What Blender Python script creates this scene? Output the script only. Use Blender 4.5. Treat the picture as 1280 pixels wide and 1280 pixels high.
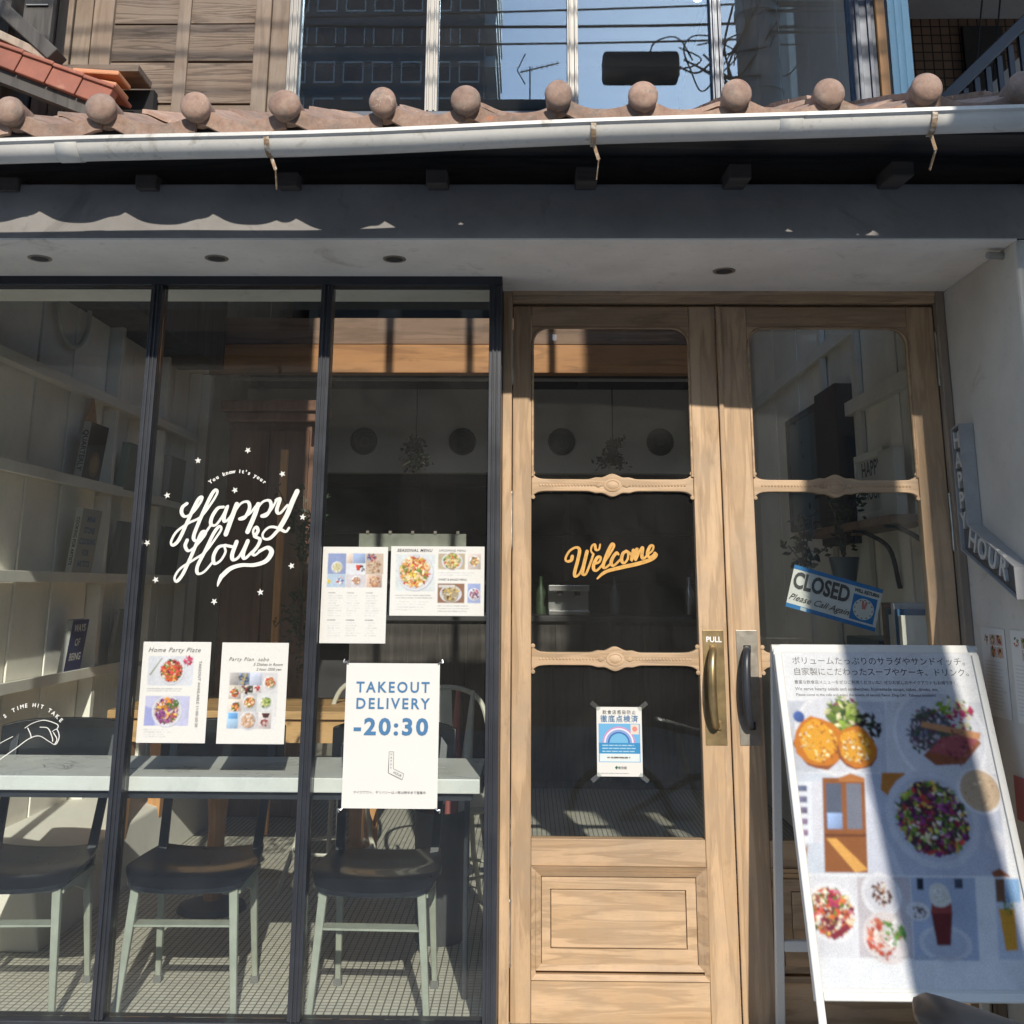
import bpy, bmesh, math, random
import numpy as np
from math import sin, cos, pi, radians, sqrt, exp, atan2
from mathutils import Vector, Matrix

for o in list(bpy.data.objects):
    bpy.data.objects.remove(o, do_unlink=True)
SC = bpy.context.scene
COL = SC.collection

# ------------------------------------------------------------------ camera
cam = bpy.data.cameras.new('camera'); camo = bpy.data.objects.new('camera', cam); COL.objects.link(camo)
cam.sensor_width = 36.0; cam.sensor_fit = 'HORIZONTAL'
cam.lens = 1329.35 / 1280 * 36
cam.shift_y = -(640 - 426.1) / 1280
cam.clip_start = 0.05; cam.clip_end = 600
_p, _y, _r = radians(13.0), radians(-0.92), radians(0.318)
_f = Vector((sin(_y) * cos(_p), cos(_y) * cos(_p), sin(_p)))
_rt = Vector((cos(_y), -sin(_y), 0)); _u = _rt.cross(_f)
_rt2 = _rt * cos(_r) + _u * sin(_r); _u2 = -_rt * sin(_r) + _u * cos(_r)
_m = Matrix((_rt2, _u2, -_f)).transposed().to_4x4(); _m.translation = (0, -3.4, 1.31)
camo.matrix_world = _m
SC.camera = camo

# ------------------------------------------------------------------ sky, sun, exposure
SUN_EL = math.atan2(0.6, sqrt(1 + 0.175 ** 2)); SUN_AZ = atan2(0.175, -1.0)
W = bpy.data.worlds.new('World'); SC.world = W; W.use_nodes = True
nt = W.node_tree; bg = nt.nodes['Background']
sk = nt.nodes.new('ShaderNodeTexSky'); sk.sky_type = 'NISHITA'; sk.sun_disc = False
sk.sun_elevation = SUN_EL; sk.sun_rotation = SUN_AZ; sk.air_density = 1.0; sk.dust_density = 0.4; sk.ozone_density = 1.2
nt.links.new(sk.outputs[0], bg.inputs[0]); bg.inputs[1].default_value = 0.15
sun = bpy.data.lights.new('sun', 'SUN'); suno = bpy.data.objects.new('sun', sun); COL.objects.link(suno)
sun.energy = 2.1; sun.angle = radians(0.53); sun.color = (1.0, 0.93, 0.82)
suno.rotation_euler = Vector((-0.175, 1.0, -0.6)).to_track_quat('-Z', 'Y').to_euler()
SC.view_settings.view_transform = 'Standard'; SC.view_settings.look = 'None'
SC.view_settings.exposure = 1.26; SC.view_settings.gamma = 1.0; SC.view_settings.use_curve_mapping = False
SC.cycles.max_bounces = 8; SC.cycles.transparent_max_bounces = 20; SC.cycles.diffuse_bounces = 5
SC.cycles.caustics_reflective = False; SC.cycles.caustics_refractive = False
SC.cycles.use_denoising = True
SC.cycles.sample_clamp_indirect = 6.0

# ------------------------------------------------------------------ materials
def srgb(r, g, b):
    f = lambda c: (c / 12.92 if c <= 0.04045 else ((c + 0.055) / 1.055) ** 2.4)
    return tuple(f(c / 255) for c in (r, g, b))
MATS = {}
class NB:
    def __init__(s, name):
        s.m = bpy.data.materials.new(name); s.m.use_nodes = True; s.t = s.m.node_tree; s.n = s.t.nodes; s.l = s.t.links
        s.b = s.n['Principled BSDF']; MATS[name] = s.m
    def add(s, ty, **kw):
        n = s.n.new('ShaderNode' + ty)
        for k, v in kw.items():
            if k.startswith('i_'):
                n.inputs[k[2:].replace('_', ' ')].default_value = v
            else:
                setattr(n, k, v)
        return n
    def link(s, a, b): s.l.new(a, b)
    def coords(s, scale=(1, 1, 1), rnd=True):
        tc = s.add('TexCoord'); mp = s.add('Mapping'); mp.inputs['Scale'].default_value = scale
        s.link(tc.outputs['Object'], mp.inputs['Vector'])
        if rnd:
            oi = s.add('ObjectInfo'); mm = s.add('Math', operation='MULTIPLY'); mm.inputs[1].default_value = 37.0
            s.link(oi.outputs['Random'], mm.inputs[0]); s.link(mm.outputs[0], mp.inputs['Location'])
        return mp.outputs[0]
    def noise(s, vec, scale, detail=5, rough=0.55, dist=0.0):
        n = s.add('TexNoise'); n.inputs['Scale'].default_value = scale; n.inputs['Detail'].default_value = detail
        n.inputs['Roughness'].default_value = rough; n.inputs['Distortion'].default_value = dist
        s.link(vec, n.inputs['Vector']); return n.outputs['Fac']
    def ramp(s, fac, stops):
        r = s.add('ValToRGB'); el = r.color_ramp.elements
        while len(el) < len(stops): el.new(0.5)
        for e, (p, c) in zip(el, stops):
            e.position = p; e.color = (*c, 1) if len(c) == 3 else c
        s.link(fac, r.inputs[0]); return r.outputs[0]
    def mix(s, a, b, fac, mode='MIX'):
        m = s.add('MixRGB', blend_type=mode)
        for i, v in ((0, fac), (1, a), (2, b)):
            if hasattr(v, 'is_output'): s.link(v, m.inputs[i])
            elif i == 0: m.inputs[0].default_value = v
            else: m.inputs[i].default_value = (*v, 1)
        return m.outputs[0]
    def bump(s, h, strength=0.3, dist=0.002):
        b = s.add('Bump'); b.inputs['Strength'].default_value = strength; b.inputs['Distance'].default_value = dist
        s.link(h, b.inputs['Height']); s.link(b.outputs[0], s.b.inputs['Normal'])
    def rnd_value(s, col, amt):
        oi = s.add('ObjectInfo'); mr = s.add('MapRange'); mr.inputs['To Min'].default_value = 1 - amt; mr.inputs['To Max'].default_value = 1 + amt
        s.link(oi.outputs['Random'], mr.inputs[0]); hs = s.add('HueSaturation'); s.link(mr.outputs[0], hs.inputs['Value']); s.link(col, hs.inputs['Color'])
        return hs.outputs[0]

def paint(name, col, rough=0.5, vary=0.12, scale=6, metal=0.0, bump=0.15, spots=None, coat=0.0, rnd=0.0, bdist=0.001, fleck=0.5):
    """general surface: two scales of colour variation, stains, fine relief"""
    s = NB(name); v = s.coords()
    n1 = s.noise(v, scale, 6, 0.6); n2 = s.noise(v, scale * 14, 4, 0.6)
    lo = tuple(max(0, c * (1 - vary)) for c in col); hi = tuple(min(1, c * (1 + vary)) for c in col)
    c = s.ramp(n1, [(0.3, lo), (0.7, hi)])
    c = s.mix(c, tuple(x * 0.75 for x in col), s.ramp(n2, [(0.58, (0, 0, 0)), (0.75, (fleck,) * 3)]))
    if spots:
        n3 = s.noise(v, spots[1], 8, 0.7, 1.0)
        c = s.mix(c, spots[0], s.ramp(n3, [(spots[2], (0, 0, 0)), (spots[2] + 0.12, (1, 1, 1))]))
    if rnd: c = s.rnd_value(c, rnd)
    s.link(c, s.b.inputs['Base Color'])
    s.b.inputs['Metallic'].default_value = metal
    rr = s.add('MapRange'); rr.inputs['To Min'].default_value = max(0.02, rough - 0.1); rr.inputs['To Max'].default_value = min(1, rough + 0.12)
    s.link(n1, rr.inputs[0]); s.link(rr.outputs[0], s.b.inputs['Roughness'])
    if coat: s.b.inputs['Coat Weight'].default_value = coat
    if bump: s.bump(n2, bump, bdist)
    return s.m

def wood(name, c1, c2, axis='Z', scale=1.0, rough=0.6, rings=28, ringamt=0.35, grey=None, rnd=0.08, bump=0.25):
    s = NB(name)
    k = {'X': (1.2, 14, 14), 'Y': (14, 1.2, 14), 'Z': (14, 14, 1.2)}[axis]
    v = s.coords(tuple(a * scale for a in k))
    n = s.noise(v, 1.0, 4, 0.5, 0.4)
    m1 = s.add('Math', operation='MULTIPLY'); m1.inputs[1].default_value = rings; s.link(n, m1.inputs[0])
    m2 = s.add('Math', operation='SINE'); s.link(m1.outputs[0], m2.inputs[0])
    m3 = s.add('MapRange'); m3.inputs['From Min'].default_value = -1; s.link(m2.outputs[0], m3.inputs[0])
    fine = s.noise(v, 9.0, 5, 0.7)
    c = s.ramp(n, [(0.25, c1), (0.75, c2)])
    dark = tuple(x * 0.55 for x in c1)
    mm = s.add('Math', operation='MULTIPLY'); mm.inputs[1].default_value = ringamt; s.link(s.ramp(m3.outputs[0], [(0.0, (1, 1, 1)), (0.45, (0, 0, 0))]), mm.inputs[0])
    c = s.mix(c, dark, mm.outputs[0])
    c = s.mix(c, tuple(x * 0.7 for x in c1), s.ramp(fine, [(0.55, (0, 0, 0)), (0.8, (0.6, 0.6, 0.6))]))
    big = s.noise(s.coords((1, 1, 1)), 5.0, 6, 0.65)
    if grey: c = s.mix(c, grey, s.ramp(big, [(0.42, (0, 0, 0)), (0.72, (0.7, 0.7, 0.7))]))
    st = s.noise(s.coords(tuple(1.0 + 5.0 * (a > 2) for a in k)), 2.6, 9, 0.75, 0.6)
    c = s.mix(c, tuple(x * 0.42 for x in c1), s.ramp(st, [(0.56, (0, 0, 0)), (0.74, (0.75, 0.75, 0.75))]))
    if rnd: c = s.rnd_value(c, rnd)
    s.link(c, s.b.inputs['Base Color']); s.b.inputs['Roughness'].default_value = rough
    h = s.add('Math', operation='ADD'); s.link(m3.outputs[0], h.inputs[0]); s.link(fine, h.inputs[1])
    s.bump(h.outputs[0], bump, 0.0012)
    return s.m

def glass(name, r0=0.04, dust=0.03, tint=(0.96, 0.98, 0.97), coat=(0.95, 0.97, 1)):
    s = NB(name); s.n.remove(s.b); out = s.n['Material Output']
    lw = s.add('LayerWeight'); lw.inputs['Blend'].default_value = 0.5
    pw = s.add('Math', operation='POWER'); pw.inputs[1].default_value = 5; s.link(lw.outputs['Facing'], pw.inputs[0])
    mr = s.add('MapRange'); mr.inputs['To Min'].default_value = r0; mr.inputs['To Max'].default_value = 1.0; s.link(pw.outputs[0], mr.inputs[0])
    tr = s.add('BsdfTransparent'); tr.inputs[0].default_value = (*tint, 1)
    gl = s.add('BsdfGlossy'); gl.inputs['Roughness'].default_value = 0.0; gl.inputs[0].default_value = (*coat, 1)
    df = s.add('BsdfDiffuse'); df.inputs[0].default_value = (0.62, 0.6, 0.56, 1)
    v = s.coords((1, 1, 1), False); n = s.noise(v, 3.5, 8, 0.68, 0.8)
    f = s.add('Math', operation='MULTIPLY'); f.inputs[1].default_value = dust
    s.link(s.ramp(n, [(0.3, (0.25, 0.25, 0.25)), (0.75, (1, 1, 1))]), f.inputs[0])
    m1 = s.add('MixShader'); s.link(f.outputs[0], m1.inputs[0]); s.link(tr.outputs[0], m1.inputs[1]); s.link(df.outputs[0], m1.inputs[2])
    m2 = s.add('MixShader'); s.link(mr.outputs[0], m2.inputs[0]); s.link(m1.outputs[0], m2.inputs[1]); s.link(gl.outputs[0], m2.inputs[2])
    s.link(m2.outputs[0], out.inputs[0])
    return s.m

def printed(name, rough=0.45, spec=0.4, k=.67):
    s = NB(name); a = s.add('VertexColor'); a.layer_name = 'Col'
    v = s.coords((1, 1, 1), False); n = s.noise(v, 300, 3, 0.6)
    s.link(s.mix(a.outputs[0], s.ramp(n, [(0.3, (k * .95,) * 3), (0.7, (k * 1.05,) * 3)]), 1.0, 'MULTIPLY'), s.b.inputs['Base Color'])
    s.b.inputs['Roughness'].default_value = rough; s.b.inputs['Specular IOR Level'].default_value = spec
    return s.m

def tiled(name, col, joint, sx, sz, plane='XY', rough=0.5, mortar=0.08, vary=0.15):
    """small square mosaic, too fine to pick apart"""
    s = NB(name); tc = s.add('TexCoord'); sep = s.add('SeparateXYZ'); s.link(tc.outputs['Object'], sep.inputs[0])
    comb = s.add('CombineXYZ'); s.link(sep.outputs[plane[0]], comb.inputs[0]); s.link(sep.outputs[plane[1]], comb.inputs[1])
    b = s.add('TexBrick'); b.offset = 0.0; b.squash = 1.0
    b.inputs['Scale'].default_value = 1.0; b.inputs['Brick Width'].default_value = sx; b.inputs['Row Height'].default_value = sz
    b.inputs['Mortar Size'].default_value = min(sx, sz) * mortar; b.inputs['Mortar Smooth'].default_value = 0.2
    b.inputs['Color1'].default_value = (*tuple(c * (1 - vary) for c in col), 1); b.inputs['Color2'].default_value = (*tuple(min(1, c * (1 + vary)) for c in col), 1)
    b.inputs['Mortar'].default_value = (*joint, 1); s.link(comb.outputs[0], b.inputs['Vector'])
    n = s.noise(tc.outputs['Object'], 2.2, 7, 0.65)
    c = s.mix(b.outputs['Color'], (0.5, 0.48, 0.44), s.ramp(n, [(0.4, (1, 1, 1)), (0.7, (0.55, 0.55, 0.55))]), 'MULTIPLY')
    c = s.mix(b.outputs['Color'], c, 0.5)
    s.link(c, s.b.inputs['Base Color']); s.b.inputs['Roughness'].default_value = rough
    inv = s.add('Math', operation='SUBTRACT'); inv.inputs[0].default_value = 1.0; s.link(b.outputs['Fac'], inv.inputs[1])
    s.bump(inv.outputs[0], 0.6, 0.002)
    return s.m

OAK_V = wood('oak_vertical', (0.38, 0.245, 0.13), (0.56, 0.385, 0.235), 'Z', 1.7, 0.62, 24, 0.42, (0.33, 0.245, 0.165), 0.1, 0.4)
OAK_H = wood('oak_horizontal', (0.38, 0.245, 0.13), (0.56, 0.385, 0.235), 'X', 1.7, 0.62, 24, 0.42, (0.33, 0.245, 0.165), 0.1, 0.4)
OAK_GREY = wood('oak_weathered', (0.26, 0.20, 0.15), (0.40, 0.31, 0.23), 'Z', 1.0, 0.7, 30, 0.4, (0.22, 0.19, 0.16))
OLD_H = wood('old_plank', (0.12, 0.082, 0.057), (0.225, 0.165, 0.118), 'X', 0.8, 0.8, 75, 0.8, (0.20, 0.16, 0.125), 0.16, 0.8)
OLD_V = wood('old_batten', (0.175, 0.125, 0.088), (0.27, 0.2, 0.145), 'Z', 0.9, 0.8, 30, 0.4, (0.27, 0.225, 0.18), 0.14, 0.5)
DARKWOOD = wood('dark_timber', (0.035, 0.028, 0.024), (0.075, 0.06, 0.05), 'X', 1.0, 0.8, 30, 0.4)
DARKWOOD_V = wood('dark_timber_vertical', (0.05, 0.045, 0.04), (0.11, 0.10, 0.09), 'Z', 1.0, 0.8, 30, 0.4)
BEAMWOOD = wood('orange_pine', (0.42, 0.19, 0.07), (0.62, 0.31, 0.12), 'X', 0.7, 0.6, 30, 0.4)
BEAMWOOD_V = wood('orange_pine_vertical', (0.42, 0.20, 0.07), (0.62, 0.32, 0.12), 'Z', 0.7, 0.6, 30, 0.3)
BROWNWOOD = wood('brown_fascia', (0.20, 0.125, 0.085), (0.32, 0.21, 0.15), 'X', 0.8, 0.7, 30, 0.4)
MAHOGANY = wood('dark_mahogany', (0.16, 0.08, 0.05), (0.27, 0.14, 0.09), 'Z', 0.8, 0.4, 20, 0.3)
TABLEWOOD = wood('table_pine', (0.44, 0.25, 0.10), (0.60, 0.37, 0.17), 'X', 0.8, 0.5, 30, 0.4)
PLASTER = paint('cream_plaster', (0.78, 0.725, 0.64), 0.85, 0.13, 2.5, bump=0.45, spots=((0.56, 0.50, 0.42), 4.0, 0.60), bdist=0.002)
PLASTER_W = paint('white_plaster', (0.74, 0.71, 0.64), 0.85, 0.06, 3, bump=0.3, bdist=0.002)
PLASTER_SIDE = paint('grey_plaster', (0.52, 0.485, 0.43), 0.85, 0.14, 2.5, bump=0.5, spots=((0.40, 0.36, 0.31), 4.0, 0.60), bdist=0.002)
FASCIA = paint('slate_paint', (0.235, 0.222, 0.21), 0.8, 0.25, 2.4, bump=0.4, spots=((0.165, 0.155, 0.145), 3.0, 0.55), bdist=0.002)
BLACKMETAL = paint('black_metal', (0.022, 0.025, 0.032), 0.38, 0.2, 8, bump=0.06)
ALU = paint('aluminium', (0.30, 0.285, 0.26), 0.5, 0.1, 10, metal=0.25, bump=0.05)
ALU_DARK = paint('dark_aluminium', (0.05, 0.058, 0.075), 0.4, 0.1, 10, metal=0.3, bump=0.05)
def terracotta():
    s = NB('terracotta'); v = s.coords()
    n = s.noise(v, 22, 8, 0.7); n2 = s.noise(v, 160, 5, 0.65)
    c = s.ramp(n, [(0.28, (0.17, 0.10, 0.07)), (0.5, (0.29, 0.185, 0.135)), (0.72, (0.36, 0.27, 0.205))])
    n3 = s.noise(v, 8, 8, 0.7, 1.5)
    c = s.mix(c, (0.50, 0.19, 0.09), s.ramp(n3, [(0.66, (0, 0, 0)), (0.7, (0.85, 0.85, 0.85))]))
    c = s.mix(c, (0.15, 0.13, 0.11), s.ramp(s.noise(v, 16, 8, 0.75, 0.5), [(0.50, (0, 0, 0)), (0.68, (0.8, 0.8, 0.8))]))
    c = s.mix(c, (0.42, 0.36, 0.29), s.ramp(s.noise(v, 30, 8, 0.8, 1.0), [(0.58, (0, 0, 0)), (0.66, (0.7, 0.7, 0.7))]))
    c = s.rnd_value(c, 0.26); s.link(c, s.b.inputs['Base Color']); s.b.inputs['Roughness'].default_value = 0.75
    s.bump(n2, 0.55, 0.002)
terracotta(); TERRA = MATS['terracotta']
REDTILE = paint('red_clay', (0.27, 0.095, 0.06), 0.7, 0.2, 9, bump=0.25, spots=((0.40, 0.22, 0.15), 7, 0.62), rnd=0.12)
ORANGETILE = paint('orange_clay', (0.50, 0.22, 0.11), 0.7, 0.15, 9, bump=0.25, rnd=0.1)
PVC = paint('white_gutter_plastic', (0.60, 0.58, 0.535), 0.45, 0.12, 5, bump=0.12, spots=((0.36, 0.33, 0.28), 11, 0.58))
RUST = paint('rusty_strap', (0.30, 0.20, 0.12), 0.7, 0.3, 30, metal=0.2, bump=0.3, spots=((0.55, 0.50, 0.42), 40, 0.5))
GLASS = glass('shop_glass', 0.03, 0.013)
DOORGLASS = glass('door_glass', 0.03, 0.016)
UPGLASS = glass('upper_glass', 0.10, 0.02, (0.95, 0.95, 0.95), (0.55, 0.78, 1.0))
PAPER = paint('paper', (0.60, 0.585, 0.545), 0.6, 0.02, 4, bump=0.04, fleck=0.05)
PRINT = printed('print'); PRINT_GLOSS = printed('glossy_print', 0.6, 0.15, .58)
WHITEVINYL = paint('white_vinyl', (0.64, 0.63, 0.58), 0.5, 0.03, 20, bump=0)
GOLDVINYL = paint('gold_vinyl', (0.56, 0.30, 0.07), 0.4, 0.18, 60, bump=0)
INKBLUE = paint('blue_ink', (0.05, 0.15, 0.29), 0.5, 0.05, 20, bump=0)
INKBLACK = paint('black_ink', (0.03, 0.03, 0.032), 0.5, 0.05, 20, bump=0)
INKGREY = paint('grey_ink', (0.075, 0.075, 0.08), 0.5, 0.05, 20, bump=0)
INKWHITE = paint('white_ink', (0.80, 0.80, 0.78), 0.5, 0.05, 20, bump=0)
BRASS = paint('aged_brass', (0.30, 0.22, 0.11), 0.36, 0.25, 14, metal=0.75, bump=0.1, spots=((0.16, 0.12, 0.07), 12, 0.6))
STEELH = paint('worn_steel', (0.36, 0.33, 0.28), 0.4, 0.2, 25, metal=0.8, bump=0.1)
SIGNWHITE = paint('white_enamel', (0.56, 0.555, 0.52), 0.6, 0.04, 5, bump=0.04)
SIGNGREY = paint('grey_sign_metal', (0.34, 0.335, 0.325), 0.5, 0.15, 9, bump=0.12)
SIGNDARK = paint('dark_sign_back', (0.09, 0.085, 0.08), 0.6, 0.15, 9, bump=0.12)
LETTERM = paint('pale_letter_metal', (0.50, 0.49, 0.46), 0.5, 0.1, 12, bump=0.1)
MARBLE = paint('white_marble', (0.60, 0.60, 0.57), 0.28, 0.08, 7, bump=0.02, spots=((0.46, 0.47, 0.47), 6, 0.62))
LEATHER = paint('black_leather', (0.008, 0.009, 0.012), 0.30, 0.3, 18, bump=0.3, coat=0.25)
SAGE = paint('sage_metal', (0.30, 0.32, 0.265), 0.42, 0.15, 14, bump=0.1, spots=((0.20, 0.19, 0.16), 20, 0.64))
CREAMMETAL = paint('cream_metal', (0.56, 0.54, 0.46), 0.45, 0.1, 10, bump=0.06)
RUBBER = paint('grey_rubber', (0.13, 0.13, 0.125), 0.7, 0.1, 20, bump=0.1)
WALLWHITE = paint('white_board', (0.86, 0.82, 0.735), 0.7, 0.1, 3, bump=0.2, spots=((0.60, 0.56, 0.49), 6, 0.66), rnd=0.09)
WALLTRIM = paint('white_trim', (0.78, 0.75, 0.68), 0.6, 0.08, 5, bump=0.15, rnd=0.06)
WALLGREY = paint('grey_wall', (0.62, 0.61, 0.60), 0.8, 0.06, 3, bump=0.1)
DARKGAP = paint('dark_gap', (0.012, 0.012, 0.012), 0.9, 0.1, 5, bump=0)
CHARCOAL = paint('charcoal', (0.04, 0.04, 0.043), 0.6, 0.2, 6, bump=0.1)
STEEL = paint('stainless', (0.45, 0.45, 0.44), 0.3, 0.1, 8, metal=0.8, bump=0.05)
CONCRETE = paint('concrete', (0.40, 0.39, 0.37), 0.9, 0.15, 1.5, bump=0.3, spots=((0.30, 0.29, 0.27), 3, 0.6), bdist=0.004)
ASPHALT = paint('pale_road', (0.42, 0.41, 0.385), 0.9, 0.2, 3, bump=0.5, bdist=0.004)
PAVING = paint('pale_paving', (0.60, 0.575, 0.53), 0.9, 0.12, 2, bump=0.3, bdist=0.003)
MOSAIC = tiled('floor_mosaic', (0.72, 0.69, 0.60), (0.16, 0.15, 0.125), 0.025, 0.025, 'XY', 0.45, 0.10, 0.08)
BROWNTILE = tiled('brown_mosaic', (0.34, 0.215, 0.155), (0.05, 0.035, 0.03), 0.048, 0.048, 'XZ', 0.5, 0.08, 0.15)
BLUEPANEL = paint('pale_blue_panel', (0.48, 0.70, 0.76), 0.35, 0.06, 3, bump=0.05)
LEAF = paint('leaf', (0.03, 0.06, 0.022), 0.5, 0.4, 40, bump=0)
SHADELEAF = paint('silhouette_leaf', (0.012, 0.016, 0.012), 0.6, 0.3, 40, bump=0)  # leaf colour darkened so the ferns read as unlit silhouettes
MATS['silhouette_leaf'].node_tree.nodes['Principled BSDF'].inputs['Specular IOR Level'].default_value = 0.02
LITPINE = wood('lit_pine', (0.74, 0.36, 0.13), (0.88, 0.50, 0.22), 'Z', 0.7, 0.6, 30, 0.3)  # pine lightened in colour to stand in for light on post and board
LEAFLIGHT = paint('dry_leaf', (0.12, 0.11, 0.07), 0.6, 0.4, 40, bump=0)
CERAMIC = paint('ceramic', (0.10, 0.14, 0.16), 0.3, 0.1, 6, bump=0.02)
CABLE = paint('cable_sheath', (0.012, 0.012, 0.013), 0.6, 0.1, 10, bump=0)
TOWERWALL = paint('tower_cladding', (0.085, 0.10, 0.12), 0.5, 0.08, 0.6, bump=0)
TOWERLINE = paint('tower_trim', (0.38, 0.40, 0.42), 0.6, 0.08, 0.6, bump=0)
MATS['tower_cladding'].node_tree.nodes['Principled BSDF'].inputs['Specular IOR Level'].default_value = 0.02
DARKGLASS = paint('dark_window', (0.02, 0.025, 0.03), 0.08, 0.1, 1, bump=0)
TAPE = glass('clear_tape', 0.08, 0.10)
SADDLE = paint('saddle_vinyl', (0.018, 0.018, 0.019), 0.38, 0.2, 20, bump=0.15)
REDPAPER = paint('red_print', (0.35, 0.10, 0.09), 0.6, 0.1, 10, bump=0)

# ------------------------------------------------------------------ mesh helpers
class MB:
    def __init__(s): s.v = []; s.f = []; s.c = []
    def quad(s, *p, col=None): s.poly(p, col)
    def poly(s, p, col=None):
        i = len(s.v); s.v += [tuple(q) for q in p]; s.f.append(tuple(range(i, i + len(p)))); s.c.append(col)
    def box(s, x0, x1, y0, y1, z0, z1, col=None):
        i = len(s.v)
        s.v += [(x0, y0, z0), (x1, y0, z0), (x1, y1, z0), (x0, y1, z0), (x0, y0, z1), (x1, y0, z1), (x1, y1, z1), (x0, y1, z1)]
        for q in ((0, 3, 2, 1), (4, 5, 6, 7), (0, 1, 5, 4), (1, 2, 6, 5), (2, 3, 7, 6), (3, 0, 4, 7)):
            s.f.append(tuple(i + k for k in q)); s.c.append(col)
        return s
    def bar(s, a, b, w, h, up=(0, 0, 1), w2=None, h2=None, col=None):
        """rectangular bar from a to b, tapering to w2 x h2"""
        a = Vector(a); b = Vector(b); d = (b - a).normalized(); up = Vector(up)
        sx = d.cross(up)
        if sx.length < 1e-4: sx = d.cross(Vector((0, 1, 0)))
        sx.normalize(); sy = sx.cross(d).normalized(); w2 = w if w2 is None else w2; h2 = h if h2 is None else h2
        i = len(s.v)
        for p, ww, hh in ((a, w, h), (b, w2, h2)):
            for e, g in ((-1, -1), (1, -1), (1, 1), (-1, 1)): s.v.append(tuple(p + sx * (e * ww / 2) + sy * (g * hh / 2)))
        for q in ((0, 1, 2, 3), (7, 6, 5, 4), (0, 4, 5, 1), (1, 5, 6, 2), (2, 6, 7, 3), (3, 7, 4, 0)):
            s.f.append(tuple(i + k for k in q)); s.c.append(col)
        return s
    def tube(s, pts, r, n=8, cap=True, col=None):
        pts = [Vector(p) for p in pts]; rs = r if isinstance(r, (list, tuple)) else [r] * len(pts)
        i0 = len(s.v); px = None
        for k, p in enumerate(pts):
            d = (pts[min(k + 1, len(pts) - 1)] - pts[max(k - 1, 0)]).normalized()
            if px is None:
                x = d.cross(Vector((0, 0, 1)))
                if x.length < 0.05: x = d.cross(Vector((0, 1, 0)))
            else: x = px - d * px.dot(d)
            if x.length < 1e-5: x = d.cross(Vector((0.3, 0.5, 0.8)))
            x = x.normalized(); px = x; y = x.cross(d)
            for j in range(n):
                a = 2 * pi * j / n; s.v.append(tuple(p + (x * cos(a) + y * sin(a)) * rs[k]))
        for k in range(len(pts) - 1):
            for j in range(n):
                a = i0 + k * n + j; b = i0 + k * n + (j + 1) % n
                s.f.append((a, b, b + n, a + n)); s.c.append(col)
        if cap:
            s.f.append(tuple(i0 + j for j in reversed(range(n)))); s.c.append(col)
            e = i0 + (len(pts) - 1) * n; s.f.append(tuple(e + j for j in range(n))); s.c.append(col)
        return s
    def lathe(s, prof, c=(0, 0, 0), n=20, axis='Z', sy=1.0, col=None):
        i0 = len(s.v)
        for r, h in prof:
            for j in range(n):
                a = 2 * pi * j / n
                p = (r * cos(a), r * sin(a) * sy, h)
                if axis == 'Y': p = (p[0], h, p[1])
                if axis == 'X': p = (h, p[0], p[1])
                s.v.append((c[0] + p[0], c[1] + p[1], c[2] + p[2]))
        for k in range(len(prof) - 1):
            for j in range(n):
                a = i0 + k * n + j; b = i0 + k * n + (j + 1) % n
                s.f.append((a, b, b + n, a + n)); s.c.append(col)
        s.f.append(tuple(i0 + j for j in range(n))); s.c.append(col)
        e = i0 + (len(prof) - 1) * n; s.f.append(tuple(e + j for j in range(n))); s.c.append(col)
        return s
    def prism(s, pts2, y0, y1, col=None, plane='XZ'):
        """outline in the plane, extruded across it"""
        i = len(s.v); n = len(pts2)
        mk = {'XZ': lambda a, b, t: (a, t, b), 'YZ': lambda a, b, t: (t, a, b), 'XY': lambda a, b, t: (a, b, t)}[plane]
        for t in (y0, y1):
            for a, b in pts2: s.v.append(mk(a, b, t))
        s.f.append(tuple(i + k for k in range(n))); s.c.append(col)
        s.f.append(tuple(i + n + k for k in reversed(range(n)))); s.c.append(col)
        for k in range(n):
            a = i + k; b = i + (k + 1) % n; s.f.append((a, a + n, b + n, b)); s.c.append(col)
        return s
    def mesh(s, name, mat=None, smooth=False, fix=True):
        me = bpy.data.meshes.new(name); me.from_pydata(s.v, [], s.f)
        if any(c is not None for c in s.c):
            ca = me.color_attributes.new('Col', 'FLOAT_COLOR', 'CORNER')
            k = 0
            for pl, c in zip(me.polygons, s.c):
                c = c or (1, 1, 1)
                for _ in pl.loop_indices: ca.data[k].color = (*c, 1); k += 1
        elif fix:
            bm = bmesh.new(); bm.from_mesh(me); bmesh.ops.recalc_face_normals(bm, faces=bm.faces); bm.to_mesh(me); bm.free()
        if smooth: me.polygons.foreach_set('use_smooth', [True] * len(me.polygons)); me.set_sharp_from_angle(angle=radians(40))
        if mat: me.materials.append(mat)
        return me
    def build(s, name, mat, parent=None, smooth=False, bevel=0, loc=None, fix=True):
        o = bpy.data.objects.new(name, s.mesh(name, mat, smooth, fix)); COL.objects.link(o)
        if parent: o.parent = parent
        if loc: o.location = loc
        if bevel:
            b = o.modifiers.new('bevel', 'BEVEL'); b.width = bevel; b.segments = 2; b.limit_method = 'ANGLE'; b.angle_limit = radians(40)
        return o
def Box(*a): return MB().box(*a)
def empty(name, loc=(0, 0, 0), rot=(0, 0, 0), parent=None):
    o = bpy.data.objects.new(name, None); COL.objects.link(o); o.location = loc; o.rotation_euler = rot; o.empty_display_size = 0.1
    if parent: o.parent = parent
    return o
def tag(o, label, cat, group=None):
    o['label'] = label; o['category'] = cat
    if group: o['group'] = group
    return o
def struct(o): o['kind'] = 'structure'; return o
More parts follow.
